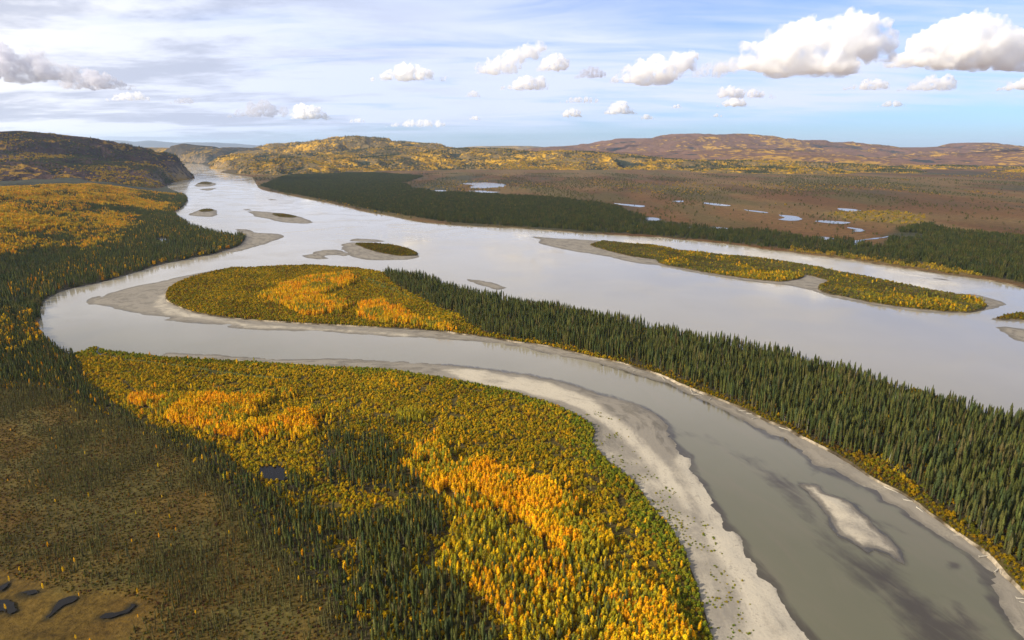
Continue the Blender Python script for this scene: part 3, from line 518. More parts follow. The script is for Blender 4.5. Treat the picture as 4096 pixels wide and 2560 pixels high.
def hill_material(name, gold, heath, spruce, gold_amt, spruce_amt, speck=.02, hfall=.3):
    m, n = new_mat(name)
    g = n.n('ShaderNodeNewGeometry')
    pos = g.outputs['Position']
    rock = attr(n, 'rock').outputs['Fac']
    hgt = attr(n, 'rel').outputs['Fac']
    gul = attr(n, 'gully').outputs['Fac']
    big = n.noise(pos, speck*.06, 6, .6)
    mid = n.noise(pos, speck*.35, 5, .6)
    fin = n.noise(pos, speck, 4, .65)
    pg = n.math('ADD', n.math('ADD', n.math('MULTIPLY', big, 1.1), n.math('MULTIPLY', mid, .8)), n.math('MULTIPLY', fin, .9))
    pg = n.math('SUBTRACT', pg, n.math('MULTIPLY', hgt, hfall))
    c = n.mix(n.smooth(n.math('ADD', n.math('MULTIPLY', mid, .5), n.math('MULTIPLY', big, .5)), .40, .60), heath, tuple(q*.55 for q in heath))
    c = n.mix(n.smooth(pg, 1.36-gold_amt, 1.50-gold_amt), c, gold)
    ps = n.math('ADD', n.math('ADD', n.math('MULTIPLY', n.math('SUBTRACT', 1.0, big), 1.0), n.math('MULTIPLY', fin, .7)), n.math('MULTIPLY', gul, .5))
    c = n.mix(n.smooth(ps, 1.42-spruce_amt, 1.55-spruce_amt), c, spruce)
    c = n.mix(n.math('MULTIPLY', rock, n.smooth(fin, .35, .6)), c, (.21, .155, .10))
    bs = n.n('ShaderNodeBsdfPrincipled'); bs.inputs['Roughness'].default_value = 1.0; bs.inputs['Specular IOR Level'].default_value = 0.0
    n.l(c, bs.inputs['Base Color'])
    bump = n.n('ShaderNodeBump'); bump.inputs['Strength'].default_value = 1.0; bump.inputs['Distance'].default_value = 22.0
    n.l(n.math('ADD', fin, mid), bump.inputs['Height']); n.l(bump.outputs[0], bs.inputs['Normal'])
    out_surface(n, bs.outputs[0]); return m

M_GROUND = ground_material()
M_BAR = bar_material()
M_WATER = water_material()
M_POND = pond_material((.004, .0035, .003))
M_BOGPOND = pond_material((.005, .004, .003), .22)
M_LEAF = foliage_material()
M_BARK = bark_material('grey_bark', (.10, .075, .05), (.18, .14, .10))
M_PALE = bark_material('pale_bark', (.48, .44, .36), (.30, .26, .20))

# ============================================================ the river
def build_river():
    rs = [200.0]
    while rs[-1] < 14000: rs.append(rs[-1]*1.009)
    rs += [20000, 40000, 64000]
    rs = np.array(rs); th = np.linspace(-.86, .86, 300)
    rr, tt = np.meshgrid(rs, th, indexing='ij')
    x, y = (rr*np.sin(tt)).ravel(), (rr*np.cos(tt)).ravel()
    sh = np.zeros(len(x))
    near = (y < 700)
    for k, wd, amt in (('shoal', 26, 1.05), ('shoal_b', 10, .9), ('shoal_c', 7, 1.0), ('shoal_d', 9, .85)):
        d = sdist(Z[k], x[near], y[near])
        sh[near] = np.maximum(sh[near], amt*sstep(d, -wd*.6, wd))
    for k in ('bar_near', 'bar_point', 'bar_channel', 'bar_channel_small'):
        d = sdist(OUT[k], x[near], y[near])
        sh[near] = np.maximum(sh[near], .85*sstep(d, -6, 1))
    nr, nt = len(rs), len(th)
    i = np.arange(nr-1)[:, None]*nt+np.arange(nt-1)[None, :]
    f = np.stack([i, i+1, i+nt+1, i+nt], -1).reshape(-1, 4)[:, ::-1]
    me = mesh_np('river_water', np.column_stack([x, y, np.zeros(len(x))]), f, M_WATER, True, {'shoal': sh, 'silt': np.clip(sstep(y+.35*x, 380, 900)*.8+.2*sstep(y, 900, 1500), 0, 1)})  # silt rises with distance, carrying painted low-angle reflection as well as real silt
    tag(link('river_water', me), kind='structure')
build_river()

# ============================================================ gravel and silt bars
def build_bar(name, key, rise=.95, dry=0.25, shore_w=9.0, label=None):
    out = OUT[key]
    v, f = fill(out, .009, 2.2)
    x, y = v[:, 0], v[:, 1]
    d = np.maximum(seg_dist(out, x, y), 0)
    scale = np.maximum(1.0, np.hypot(x, y)/500.0)
    q = max(1.0, float(np.hypot(*np.mean(np.asarray(P[key]), 0)))/450.0)
    z = (.12 if key == 'bar_channel' else -.08)+rise*sstep(d, 0, 14*q**.5)+(fbm(x, y, 11*q, 4, 5)-.5)*1.5*sstep(d, .3*q, 6*q)*(1-.75*sstep(d, 8*q, 22*q))
    sh = sstep(d/(shore_w*scale**.6), 0, 1)
    dr = np.full(len(x), dry)
    if key == 'bar_near':
        for k in ('pale_dry', 'pale_dry_b'):
            dr = np.maximum(dr, .84*sstep(sdist(Z[k], x, y), -12, 7))
        dr = np.maximum(dr, .50*sstep(y, 560, 430))
    if key == 'bar_point':
        dr = np.maximum(dr, .6*sstep(sdist(Z['pale_point'], x, y), -10, 6))
        dr = np.maximum(dr, .34*sstep(y, 640, 480))
    if key == 'bar_channel':
        dr = .05+.62*sstep(d, .5, 6)
    # flow coordinates: stretched along the nearest shore direction
    ang = {'bar_near': None, 'bar_point': None}.get(key, 0)
    c = np.asarray(P[key]); cc = c-c.mean(0); ev = np.linalg.eigh(cc.T@cc)[1][:, -1]
    flow = np.column_stack([(x*ev[0]+y*ev[1])*.05, d*.13 if key in ('bar_near', 'bar_point') else (x*-ev[1]+y*ev[0])*.09, np.zeros(len(x))])
    sv, sf = skirt(out, np.full(len(out), -.15), -1.5)
    me = mesh_np(name, np.column_stack([v, z]), f, M_BAR, True, {'shore': sh, 'dry': dr, 'flow': flow})
    return tag(link(name, me), label, kind='structure')

BARS = [('silt_bar', 'bar_near', .22, 'broad pale silt bar curving along the inside of the near channel'),
        ('silt_bar', 'bar_point', .24, 'grey silt bar wrapping the tip of the wooded point'),
        ('gravel_bar', 'bar_long', .18, 'grey gravel bar fringing the long wooded island'),
        ('gravel_bar', 'bar_mid', .18, 'bare bar with a small brown thicket in the middle of the river'),
        ('gravel_bar', 'bar_mid_north', .1, 'narrow dark bar just beyond the midstream bar'),
        ('gravel_bar', 'bar_mid_west', .1, 'broken low bars trailing west of the midstream bar'),
        ('gravel_bar', 'bar_upper', .15, 'long slim bar with brown scrub on its back'),
        ('gravel_bar', 'bar_west', .15, 'small oval bar near the left bank'),
        ('gravel_bar', 'bar_north', .12, 'oval green topped bar below the dark bluff'),
        ('gravel_bar', 'bar_north_small', .12, 'small bare bar just below the green topped bar'),
        ('gravel_bar', 'bar_spruce_tip', .15, 'grey bar reaching into the river from the spruce flat'),
        ('gravel_bar', 'bar_strip', .1, 'dark strip of bar off the spruce shore of the point'),
        ('gravel_bar', 'bar_east', .12, 'bare grey bar at the right edge'),
        ('gravel_bar', 'bar_east_north', .12, 'bar with a thicket at the right edge'),
        ('silt_bar', 'bar_channel', .5, 'pale silt bar lying alone in the near channel'),
        ('silt_bar', 'bar_channel_small', .1, 'tiny bar right of the lone channel bar'),
        ('gravel_bar', 'bar_upstream', .05, 'tiny dark bar far upstream'),
        ('gravel_bar', 'bar_far_channel', .1, 'thin bar in the far right channel'),
        ('gravel_bar', 'bar_far_channel_b', .1, 'thin bar close to the far right shore'),
        ('silt_bar', 'bar_creek', .05, 'dark mud bar at the creek mouth')]
for nm, key, dry, lab in BARS:
    build_bar(nm, key, dry=dry, label=lab)

# ============================================================ land
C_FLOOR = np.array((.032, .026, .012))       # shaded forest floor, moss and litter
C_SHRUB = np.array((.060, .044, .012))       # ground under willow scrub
C_MUSKEG = np.array((.060, .047, .012))      # brown heath and moss
C_BOG = np.array((.076, .046, .008))         # orange sedge
C_GOLD = np.array((.11, .065, .012))
C_TUNDRA = np.array((.082, .041, .012))
C_SILT = np.array((.23, .19, .135))
C_GRASS = np.array((.10, .11, .02))

def zone(w_, key, x, y, edge):
    return np.maximum(w_, sstep(sdist(Z[key], x, y), -edge, edge))

def paint_mainland(x, y):
    n = len(x); col = np.tile(C_SHRUB, (n, 1))
    def put(key, c, e, amt=1.0):
        wt = sstep(sdist(Z[key], x, y)+(fbm(x, y, 25, 3, 9)-.5)*e*2, -e, e)[:, None]*amt
        col[:] = col*(1-wt)+c*wt
    put('muskeg', C_MUSKEG, 12)
    put('bog_upper', C_BOG*.85, 9); put('bog_left', C_BOG*.7, 9); put('bog', C_BOG, 11)
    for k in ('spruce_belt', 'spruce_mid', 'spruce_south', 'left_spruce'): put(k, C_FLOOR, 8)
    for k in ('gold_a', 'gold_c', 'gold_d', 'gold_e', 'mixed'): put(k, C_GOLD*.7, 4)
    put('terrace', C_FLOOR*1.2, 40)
    put('slough', C_GRASS*.8, 1.5); put('gully', C_FLOOR, 1.5)
    rust = sstep(fbm(x, y*.6, 34, 4, 27), .5, .66)*sstep(sdist(Z['muskeg'], x, y), 0, 20)
    col[:] = col*(1-.7*rust[:, None])+np.array((.080, .046, .009))*.7*rust[:, None]
    for pk in P:
        if pk.startswith('pond_bog'):
            b_ = np.hypot(x-np.mean([q[0] for q in P[pk]]), y-np.mean([q[1] for q in P[pk]])) < 40
            if b_.any():
                wq = sstep(seg_dist(OUT[pk], x[b_], y[b_]), 2.6, .4)[:, None]
                col[b_] = col[b_]*(1-wq)+np.array((.022, .018, .008))*wq
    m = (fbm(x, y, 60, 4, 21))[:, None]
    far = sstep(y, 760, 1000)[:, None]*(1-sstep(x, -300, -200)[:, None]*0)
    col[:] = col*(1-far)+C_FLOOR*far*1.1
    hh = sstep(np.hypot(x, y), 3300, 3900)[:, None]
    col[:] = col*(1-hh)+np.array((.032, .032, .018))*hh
    return col*(.7+.6*m)

def terrace_height(x, y):
    d = sdist(Z['terrace'], x, y)
    w_ = np.where(d > 0, d, 0)
    return 60*sstep(w_, 0, 420)*(.70+.6*fbm(x, y, 260, 3, 31))+34*(fbm(x, y, 130, 3, 33)-.5)*sstep(w_, 30, 300)

def land_z_main(x, y):
    return 1.6+.9*(fbm(x, y, 40, 3, 2)-.5)+terrace_height(x, y)

def build_land(name, key, zfun, paint, label, lod=.009, smin=3.0, silt=.35):
    out = OUT[key]
    v, f = fill(out, lod, smin)
    x, y = v[:, 0], v[:, 1]
    z = zfun(x, y)
    col = paint(x, y)
    ox, oy = out[:, 0], out[:, 1]
    zt = zfun(ox, oy)
    sv, sf = skirt(out, zt, -1.5)
    # the cut bank slopes out a little towards the water
    nxt = np.roll(out, -1, 0)-np.roll(out, 1, 0)
    nrm = np.column_stack([nxt[:, 1], -nxt[:, 0]]); nrm /= np.linalg.norm(nrm, axis=1)[:, None]+1e-9
    area = np.sum(out[:, 0]*np.roll(out[:, 1], -1)-np.roll(out[:, 0], -1)*out[:, 1])
    if area < 0: nrm = -nrm
    sv[len(out):, :2] += nrm*(1.5+2*fbm(ox, oy, 9, 2, 4))[:, None]
    bank = sstep(fbm(sv[:, 0], sv[:, 1], 11, 3, 3), .42, .6)[:, None]*silt
    scol = (np.array((.055, .042, .025))*(1-bank)+C_SILT*bank)*(.6+.7*fbm(sv[:, 0], sv[:, 1], 5, 2, 4))[:, None]
    V = np.concatenate([np.column_stack([v, z]), sv]); F = np.concatenate([f, sf+len(v)])
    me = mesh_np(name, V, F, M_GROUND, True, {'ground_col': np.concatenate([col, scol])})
    return tag(link(name, me), label, kind='structure')

def paint_plain(x, y):
    n = len(x)
    r = np.hypot(x, y)
    col = np.tile(C_TUNDRA, (n, 1))
    a = fbm(x, y*.35, 170, 4, 41)[:, None]; b = fbm(x, y*.3, 520, 4, 43)[:, None]
    col = col*(.45+1.05*a)
    wg = sstep(b, .5, .62)
    col = col*(1-wg*.55)+np.array((.13, .085, .03))*wg*.55
    rs_ = sstep(fbm(x, y*.3, 300, 4, 47)[:, None], .46, .60)
    col = col*(1-rs_*.45)+np.array((.088, .038, .011))*rs_*.45
    ol_ = sstep(fbm(x, y*.3, 240, 4, 48)[:, None], .50, .62)
    col = col*(1-ol_*.55)+np.array((.060, .052, .014))*ol_*.55
    wd = sstep(b, .46, .34)*sstep(a, .4, .55)
    col = col*(1-wd*.7)+np.array((.03, .032, .018))*wd*.7
    for k, e in (('plain_spruce', 60), ('plain_spruce_b', 30), ('plain_spruce_c', 35)):
        wt = sstep(sdist(Z[k], x, y)+(fbm(x, y, 120, 3, 45)-.5)*e*2, -e, e)[:, None]
        col = col*(1-wt*.9)+np.array((.028, .032, .016))*wt*.9
    wt = sstep(sdist(Z['plain_strip'], x, y), -12, 8)[:, None]
    col = col*(1-wt)+np.array((.11, .075, .025))*wt
    wt = sstep(sdist(Z['plain_gold'], x, y), -30, 20)[:, None]*.7
    col = col*(1-wt)+np.array((.15, .10, .02))*wt
    return col

def paint_pen(x, y):
    col = np.tile(C_SHRUB, (len(x), 1))
    for k, c, e in (('pen_spruce', C_FLOOR, 7), ('pen_gold', C_GOLD, 8), ('pen_meadow', C_GRASS, 4)):
        wt = sstep(sdist(Z[k], x, y), -e, e)[:, None]
        col = col*(1-wt)+c*wt
    return col*(.7+.6*fbm(x, y, 45, 4, 22))[:, None]

def paint_isle(x, y):
    return np.tile(C_SHRUB, (len(x), 1))*(.7+.6*fbm(x, y, 45, 4, 23))[:, None]

flat = lambda h: (lambda x, y: h+.7*(fbm(x, y, 30, 3, 2)-.5))
build_land('ground', 'mainland', land_z_main, paint_mainland, 'near bank with brown muskeg, golden scrub and spruce', .008, 2.6)
build_land('wooded_point', 'peninsula', flat(2.4), paint_pen, 'long point of land between the two channels', silt=1.0)
build_land('long_island', 'long_island', flat(1.7), paint_isle, 'long low island of golden scrub beyond the main channel')
build_land('islet', 'mid_islet', flat(1.5), paint_isle, 'brown scrub patch on the midstream bar')
build_land('islet', 'upper_islet', flat(1.5), paint_isle, 'brown scrub patch on the slim upper bar')
build_land('islet', 'west_islet', flat(1.5), paint_isle, 'scrub patch on the oval bar near the left bank')
build_land('islet', 'north_islet', flat(1.5), paint_isle, 'green scrub patch on the bar below the bluff')
build_land('islet', 'east_islet', flat(1.5), paint_isle, 'scrub patch on the bar at the right edge')
build_land('plain', 'plain', flat(2.0), paint_plain, 'wide brown plain beyond the river', .008, 3)

# ponds: sheets of still water lying on the land
def build_pond(key, z):
    out = OUT[key]
    v, f = fill(out, .02, 4)
    nm = 'creek' if key == 'creek' else 'pond'
    me = mesh_np(nm, np.column_stack([v, np.full(len(v), z)]), f, M_BOGPOND if ('bog' in key or key in ('pond_belt', 'creek')) else M_POND, False)
    return tag(link(nm, me), kind='structure')
for key in P:
    if key.startswith('pond') or key == 'creek':
        near = np.hypot(*np.mean(P[key], 0)) < 900
        build_pond(key, 2.25 if near else 2.7)

# ============================================================ hills
def heightfield(name, ridges, slope, r0, r1, az0, az1, mat, label, sr=.006, sa=.003, clip=None, namp=.25, wl=700, rnd=120, seed=50, floor=-4, rock_at=None):
    rs = [r0]
    while rs[-1] < r1: rs.append(rs[-1]*(1+sr))
    rs = np.array(rs); th = np.radians(np.arange(az0, az1, math.degrees(sa)))
    rr, tt = np.meshgrid(rs, th, indexing='ij')
    shp = rr.shape
    x, y = (rr*np.sin(tt)).ravel(), (rr*np.cos(tt)).ravel()
    wx = (fbm(x, y, wl, 3, seed)-.5)*wl*.5; wy = (fbm(x, y, wl, 3, seed+7)-.5)*wl*.5
    z = np.full(len(x), -50.0); dmin = np.full(len(x), 1e9); top = np.full(len(x), 1.0)
    for rid, sl in zip(ridges, slope):
        pts = np.asarray(R[rid], float)
        for i in range(len(pts)-1):
            a, b = pts[i], pts[i+1]
            ex, ey = b[0]-a[0], b[1]-a[1]; L2 = ex*ex+ey*ey
            for wq in (1,):
                t0 = np.clip(((x-a[0])*ex+(y-a[1])*ey)/L2, 0, 1)
                d0 = np.hypot(x-a[0]-t0*ex, y-a[1]-t0*ey)
                k = sstep(d0, 60, 500)
                X_, Y_ = x+wx*k, y+wy*k
                t = np.clip(((X_-a[0])*ex+(Y_-a[1])*ey)/L2, 0, 1)
                d = np.hypot(X_-a[0]-t*ex, Y_-a[1]-t*ey)
                zr = a[2]+(b[2]-a[2])*t
                h = zr-sl*(np.sqrt(d*d+rnd*rnd)-rnd)
                m = h > z
                z = np.where(m, h, z); dmin = np.where(m, d, dmin); top = np.where(m, np.maximum(zr, 20), top)
    rg = 1-np.abs(2*fbm(x, y, wl*.55, 4, seed+20, .55)-1)
    amp = namp*np.clip(top, 230, 400)*sstep(dmin, 30, 500)*sstep(z, -10, 45)
    z = z+(rg-.66)*amp
    gully = sstep(rg, .8, .55)
    rock = np.zeros(len(x))
    if clip is not None:
        d = sdist(clip, x, y)
        ramp = sstep(d, -30, 120)
        z = np.where(z > 0, z*ramp-5*(1-ramp), z)
        rock = sstep(d, 150, 50)*sstep(z, 3, 25)*sstep(z, 150, 60)*.8
    z = np.maximum(z, floor)
    nr, nt = shp
    i = np.arange(nr-1)[:, None]*nt+np.arange(nt-1)[None, :]
    f = np.stack([i, i+nt, i+nt+1, i+1], -1).reshape(-1, 4)
    keep = (z[f] > floor+.01).any(1)
    f = f[keep]
    used = np.unique(f); remap = np.full(len(x), -1); remap[used] = np.arange(len(used)); f = remap[f]
    me = mesh_np(name, np.column_stack([x, y, z])[used], f[:, ::-1], mat, True, {'rock': rock[used], 'rel': np.clip(z/top, 0, 1)[used], 'gully': gully[used]})
    HV[name] = np.column_stack([x, y, z])[used]
    return tag(link(name, me), label, kind='structure')

HV = {}
GOLD, HEATH, SPR = (.42, .235, .018), (.125, .078, .046), (.026, .030, .018)
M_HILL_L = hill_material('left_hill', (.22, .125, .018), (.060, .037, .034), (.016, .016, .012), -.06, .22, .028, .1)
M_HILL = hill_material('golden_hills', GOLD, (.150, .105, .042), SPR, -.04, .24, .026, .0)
M_HEAD = hill_material('headland', (.20, .125, .022), (.062, .050, .036), (.018, .022, .018), -.10, .34, .022, .1)
M_PLAT = hill_material('purple_upland', (.34, .195, .035), (.150, .083, .055), (.034, .034, .034), -.02, .14, .011, .1)
M_BLUE = hill_material('far_mountains', (.12, .11, .10), (.10, .09, .09), (.06, .06, .06), -.2, 0, .004)
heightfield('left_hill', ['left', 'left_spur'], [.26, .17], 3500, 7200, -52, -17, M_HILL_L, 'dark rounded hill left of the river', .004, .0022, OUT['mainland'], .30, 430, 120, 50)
heightfield('golden_hills', ['centre', 'prom_front', 'knoll', 'mid_b', 'foot_a', 'foot_b'], [.26, .26, .36, .16, .13, .11], 5200, 14500, -34, 47, M_HILL, 'golden hills and bluffs beyond the plain', .0045, .0024, OUT['plain'], .62, 620, 90, 70)
heightfield('headland', ['prom'], [.36], 9500, 14500, -34, -17, M_HEAD, 'dark blue green headland at the head of the visible river', .0045, .0024, OUT['plain'], .5, 560, 70, 73)
heightfield('upland', ['plateau', 'shelf'], [.16, .085], 8800, 26000, -8, 50, M_PLAT, 'broad purple brown upland on the right skyline', .006, .0026, None, .34, 1300, 200, 90)
heightfield('far_plateau', ['far_plateau', 'canyon_b', 'canyon'], [.08, .25, .38], 11500, 34000, -42, 8, M_HILL, 'far plateau beyond the canyon', .008, .003, None, .1, 2000, 300, 95)
heightfield('far_mountains', ['blue'], [.10], 48000, 66000, -45, -8, M_BLUE, 'faint blue mountains on the left skyline', .008, .003, None, .2, 4000, 400, 99)

# ============================================================ air
def build_haze():
    bm = bmesh.new()
    x0, x1, y0, y1, z0, z1 = -62000, 62000, -2500, 68000, -8, 960
    vs = [bm.verts.new(c) for c in ((x0, y0, z0), (x1, y0, z0), (x1, y1, z0), (x0, y1, z0), (x0, y0, z1), (x1, y0, z1), (x1, y1, z1), (x0, y1, z1))]
    for f in ((3, 2, 1, 0), (4, 5, 6, 7), (0, 1, 5, 4), (1, 2, 6, 5), (2, 3, 7, 6), (3, 0, 4, 7)): bm.faces.new([vs[i] for i in f])
    me = bpy.data.meshes.new('haze'); bm.to_mesh(me); bm.free()
    m, n = new_mat('haze')
    v = n.n('ShaderNodeVolumePrincipled'); v.inputs['Density'].default_value = HAZE; v.inputs['Color'].default_value = (.60, .77, 1.0, 1); v.inputs['Anisotropy'].default_value = .2
    o = n.n('ShaderNodeOutputMaterial'); n.l(v.outputs[0], o.inputs['Volume'])
    me.materials.append(m)
    tag(link('haze', me), 'thin blue haze over the valley', kind='stuff')
HAZE = 1.15e-5
build_haze()

def vnoise3(p, seed):
    i = np.floor(p).astype(np.int64); f = p-i; u = f*f*(3-2*f); out = 0
    for dx in (0, 1):
        for dy in (0, 1):
            for dz in (0, 1):
                h = _hash(i[:, 0]+dx, i[:, 1]+dy+(i[:, 2]+dz)*7919, seed)
                out = out+h*np.where(dx, u[:, 0], 1-u[:, 0])*np.where(dy, u[:, 1], 1-u[:, 1])*np.where(dz, u[:, 2], 1-u[:, 2])
    return out

def cloud_material():
    m, n = new_mat('cloud')
    d = attr(n, 'thick', 'OBJECT').outputs['Fac']
    v = n.n('ShaderNodeVolumePrincipled'); v.inputs['Anisotropy'].default_value = .35
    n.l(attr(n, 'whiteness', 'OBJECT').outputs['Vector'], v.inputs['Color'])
    tc = n.n('ShaderNodeTexCoord')
    sz = attr(n, 'grain', 'OBJECT').outputs['Fac']
    sc = n.n('ShaderNodeVectorMath', operation='SCALE'); n.l(tc.outputs['Object'], sc.inputs[0]); n.l(sz, sc.inputs['Scale'])
    nz = n.noise(sc.outputs[0], 4.5, 5, .62)
    n.l(n.math('MULTIPLY', d, n.math('MULTIPLY', n.smooth(nz, .40, .62), 2.0)), v.inputs['Density'])
    o = n.n('ShaderNodeOutputMaterial'); n.l(v.outputs[0], o.inputs['Volume'])
    return m
M_CLOUD = cloud_material()

def sky_point(px, py, dist):
    xc, yc = (px-1209.6)/1511.9, (756-py)/1511.9
    a = math.atan(687/2560); dx, dy, dz = xc, math.cos(a)+yc*math.sin(a), -math.sin(a)+yc*math.cos(a)
    t = dist/dy
    return np.array((t*dx, dist, CAM_H+t*dz))

def build_cloud(cx, ybot, wpx, hpx, lobes, label, dens=10.0, seed=1, depth=.6, base=1400.0, white=.996):
    rng = random.Random(seed)
    yc = (756-ybot)/1511.9; a = math.atan(687/2560)
    dist = (base-CAM_H)/((-math.sin(a)+yc*math.cos(a))/(math.cos(a)+yc*math.sin(a)))
    k = dist/1511.9/(math.cos(a)+yc*math.sin(a))
    c = sky_point(cx, ybot, dist)
    W, Hh = wpx*k, hpx*k
    bm = bmesh.new()
    for lx, lz, lr in lobes:                       # in units of the cloud's width / height: centre x, height of lobe top, radius
        r = lr*Hh
        m = Matrix.Translation((lx*W/2, rng.uniform(-.3, .3)*depth*W/2*(1-abs(lx)), max(lz*Hh-r, r*.3)))
        bmesh.ops.create_icosphere(bm, subdivisions=2, radius=r, matrix=m)
    me = bpy.data.meshes.new('cloud'); bm.to_mesh(me); bm.free()
    o = link('cloud', me)
    md = o.modifiers.new('r', 'REMESH'); md.mode = 'VOXEL'; md.voxel_size = Hh/(40 if wpx > 150 else 28)
    dg = bpy.context.evaluated_depsgraph_get(); m2 = bpy.data.meshes.new_from_object(o.evaluated_get(dg), depsgraph=dg)
    o.modifiers.clear(); o.data = m2
    n = len(m2.vertices); co = np.empty(n*3); nr = np.empty(n*3)
    m2.vertices.foreach_get('co', co); m2.vertices.foreach_get('normal', nr); co = co.reshape(-1, 3); nr = nr.reshape(-1, 3)
    q = co/Hh+seed*7.7
    dsp = (np.abs(vnoise3(q*3.1, seed)-.5)*1.1-.2)*.30+(np.abs(vnoise3(q*6.7, seed+1)-.5)*2-.5)*.11+(vnoise3(q*14, seed+2)-.5)*.09+(vnoise3(q*27, seed+4)-.5)*.05
    co = co+nr*(dsp*Hh)[:, None]
    zf = Hh*.10*(vnoise3(q*4, seed+3))
    co[:, 2] = np.where(co[:, 2] < zf, zf-(zf-co[:, 2])*.25, co[:, 2])
    m2.vertices.foreach_set('co', co.ravel().astype(np.float32)); m2.update()
    m2.materials.clear(); m2.materials.append(M_CLOUD)
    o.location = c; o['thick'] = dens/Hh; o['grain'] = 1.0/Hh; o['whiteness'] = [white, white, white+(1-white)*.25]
    return tag(o, label, 'cloud', 'cumulus clouds over the plain')

def auto_lobes(seed, n, peak=0.0, lo=.35):
    rng = random.Random(seed); out = []
    for i in range(n):
        x = -1+2*(i+.5)/n+rng.uniform(-.08, .08)
        env = max(.22, (1-abs(x-peak)**1.6/(1+abs(peak))**1.6))
        top = env*rng.uniform(.75, 1.0)
        out.append((x*.88, top, max(.16, min(.5, top*.52))))
    return out
CLOUDS = [   # centre x, base y, width, height (bearing and elevation read off the photograph at cloud-base height), lobes, label, thickness
    (1890, 178, 400, 152, [(-.95,.25,.16),(-.78,.32,.18),(-.55,.52,.28),(-.35,.62,.33),(-.12,.78,.40),(.05,.93,.40),(.2,.8,.42),(.38,.86,.40),(.55,1.0,.38),(.70,.95,.40),(.86,.72,.30),(.98,.58,.2),(.45,.5,.35),(.1,.45,.35),(-.2,.35,.3)], 'large bright cumulus with a notched top, left of the biggest one', 8),
    (2285, 165, 385, 128, [(-.97,.2,.14),(-.85,.35,.2),(-.68,.55,.3),(-.5,.78,.4),(-.3,.95,.45),(-.12,1.0,.45),(.1,.92,.45),(.3,.82,.42),(.5,.75,.4),(.75,.7,.38),(1,.6,.3),(-.3,.4,.35),(.1,.4,.35),(.5,.4,.35)], 'biggest white cumulus, cut by the right edge', 8),
    (1545, 200, 205, 80, [(-.9,.3,.2),(-.6,.55,.32),(-.3,.75,.38),(0,.85,.42),(.3,.8,.4),(.55,.95,.36),(.8,1.0,.3),(-.2,.3,.3),(.2,.3,.3)], 'middle sized cumulus rising to the right, left of the notched one', 6),
    (962, 192, 200, 50, auto_lobes(4, 9, 0), 'lone flat based cumulus above the round golden hill', 6),
    (1203, 178, 150, 72, [(-.85,.45,.25),(-.55,.6,.35),(-.2,.7,.38),(.1,.85,.38),(.4,.95,.32),(.7,1.0,.26),(.9,.98,.18)], 'greyish cumulus leaning up to the right', 4.5),
    (1300, 170, 86, 46, auto_lobes(6, 6, .3), 'small white cumulus between two grey ones', 4.5),
    (1240, 214, 130, 42, auto_lobes(7, 8, .2), 'flat white cumulus under the greyish leaning one', 4.5),
    (1394, 186, 90, 36, auto_lobes(8, 7, .1), 'faint grey cloud left of the middle sized cumulus', 2.2),
    (2045, 213, 122, 32, auto_lobes(9, 9, .4), 'ragged small cumulus beneath the notched one', 4),
    (2184, 216, 150, 44, auto_lobes(10, 9, .5), 'wispy cumulus under the biggest one', 4),
    (2400, 215, 110, 34, auto_lobes(11, 7, .4), 'small cumulus low at the right edge', 5),
    (2107, 253, 84, 18, auto_lobes(12, 8, 0), 'thin flat cloud low above the right upland', 3.5),
    (1770, 233, 160, 34, auto_lobes(13, 9, -.4), 'long double cumulus above the upland', 4.5),
    (1735, 253, 92, 26, auto_lobes(14, 8, 0), 'flat cumulus just under the long double one', 5),
    (1350, 277, 60, 29, auto_lobes(15, 5, 0), 'small round cumulus low over the plain', 6),
    (1468, 271, 88, 38, auto_lobes(16, 7, -.1), 'two tiered small cumulus low over the plain', 5),
    (1365, 244, 108, 21, auto_lobes(17, 8, .2), 'long faint cumulus above the small round one', 2.6),
    (1598, 256, 34, 13, auto_lobes(18, 4, 0), 'tiny cumulus left of the long double one', 4),
    (735, 283, 110, 44, auto_lobes(19, 8, -.1), 'white topped cumulus beside a grey sheet', 6),
    (610, 279, 180, 44, auto_lobes(20, 9, .2), 'soft grey cloud over the river gap', 2.4),
    (985, 301, 170, 26, auto_lobes(21, 12, .1), 'low white bank of cloud over the golden hills', 3),
    (845, 290, 56, 14, auto_lobes(22, 6, 0), 'tiny white cloud over the bluffs', 3),
    (1122, 284, 36, 14, auto_lobes(23, 4, 0), 'tiny lone cumulus over the golden hills', 4),
    (1118, 230, 44, 19, auto_lobes(24, 5, 0), 'tiny faint cumulus under the leaning one', 2),
    (1527, 283, 56, 14, auto_lobes(25, 6, 0), 'thin flat cloud right of the two tiered one', 3),
    (1695, 277, 40, 10, auto_lobes(26, 5, 0), 'tiny flat cloud over the big upland', 3),
    (302, 240, 124, 28, auto_lobes(27, 8, .2), 'pale flat cloud above the dark hill', 2.6),
    (437, 246, 84, 20, auto_lobes(28, 7, 0), 'small grey cloud right of the pale flat one', 1.6),
    (80, 196, 330, 100, [(-.9,.8,.4),(-.6,1.0,.45),(-.3,.9,.42),(0,.8,.4),(.3,.62,.34),(.55,.5,.3),(-.7,.5,.4),(-.2,.45,.35)], 'big grey cloud at the left edge', 4.5),
    (235, 214, 190, 56, auto_lobes(30, 9, -.2), 'grey cloud tapering right from the left edge cloud', 4.0),
    (1665, 185, 110, 46, auto_lobes(31, 8, .4), 'thin wisp trailing left from the notched cumulus', 1.2),
]
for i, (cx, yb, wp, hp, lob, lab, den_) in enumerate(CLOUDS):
    build_cloud(cx, yb, wp, hp, lob, lab, dens=den_, seed=i+2, white=.80 if 'grey cloud' in lab else .996)  # grey clouds: backlit shade put into a darker scattering colour
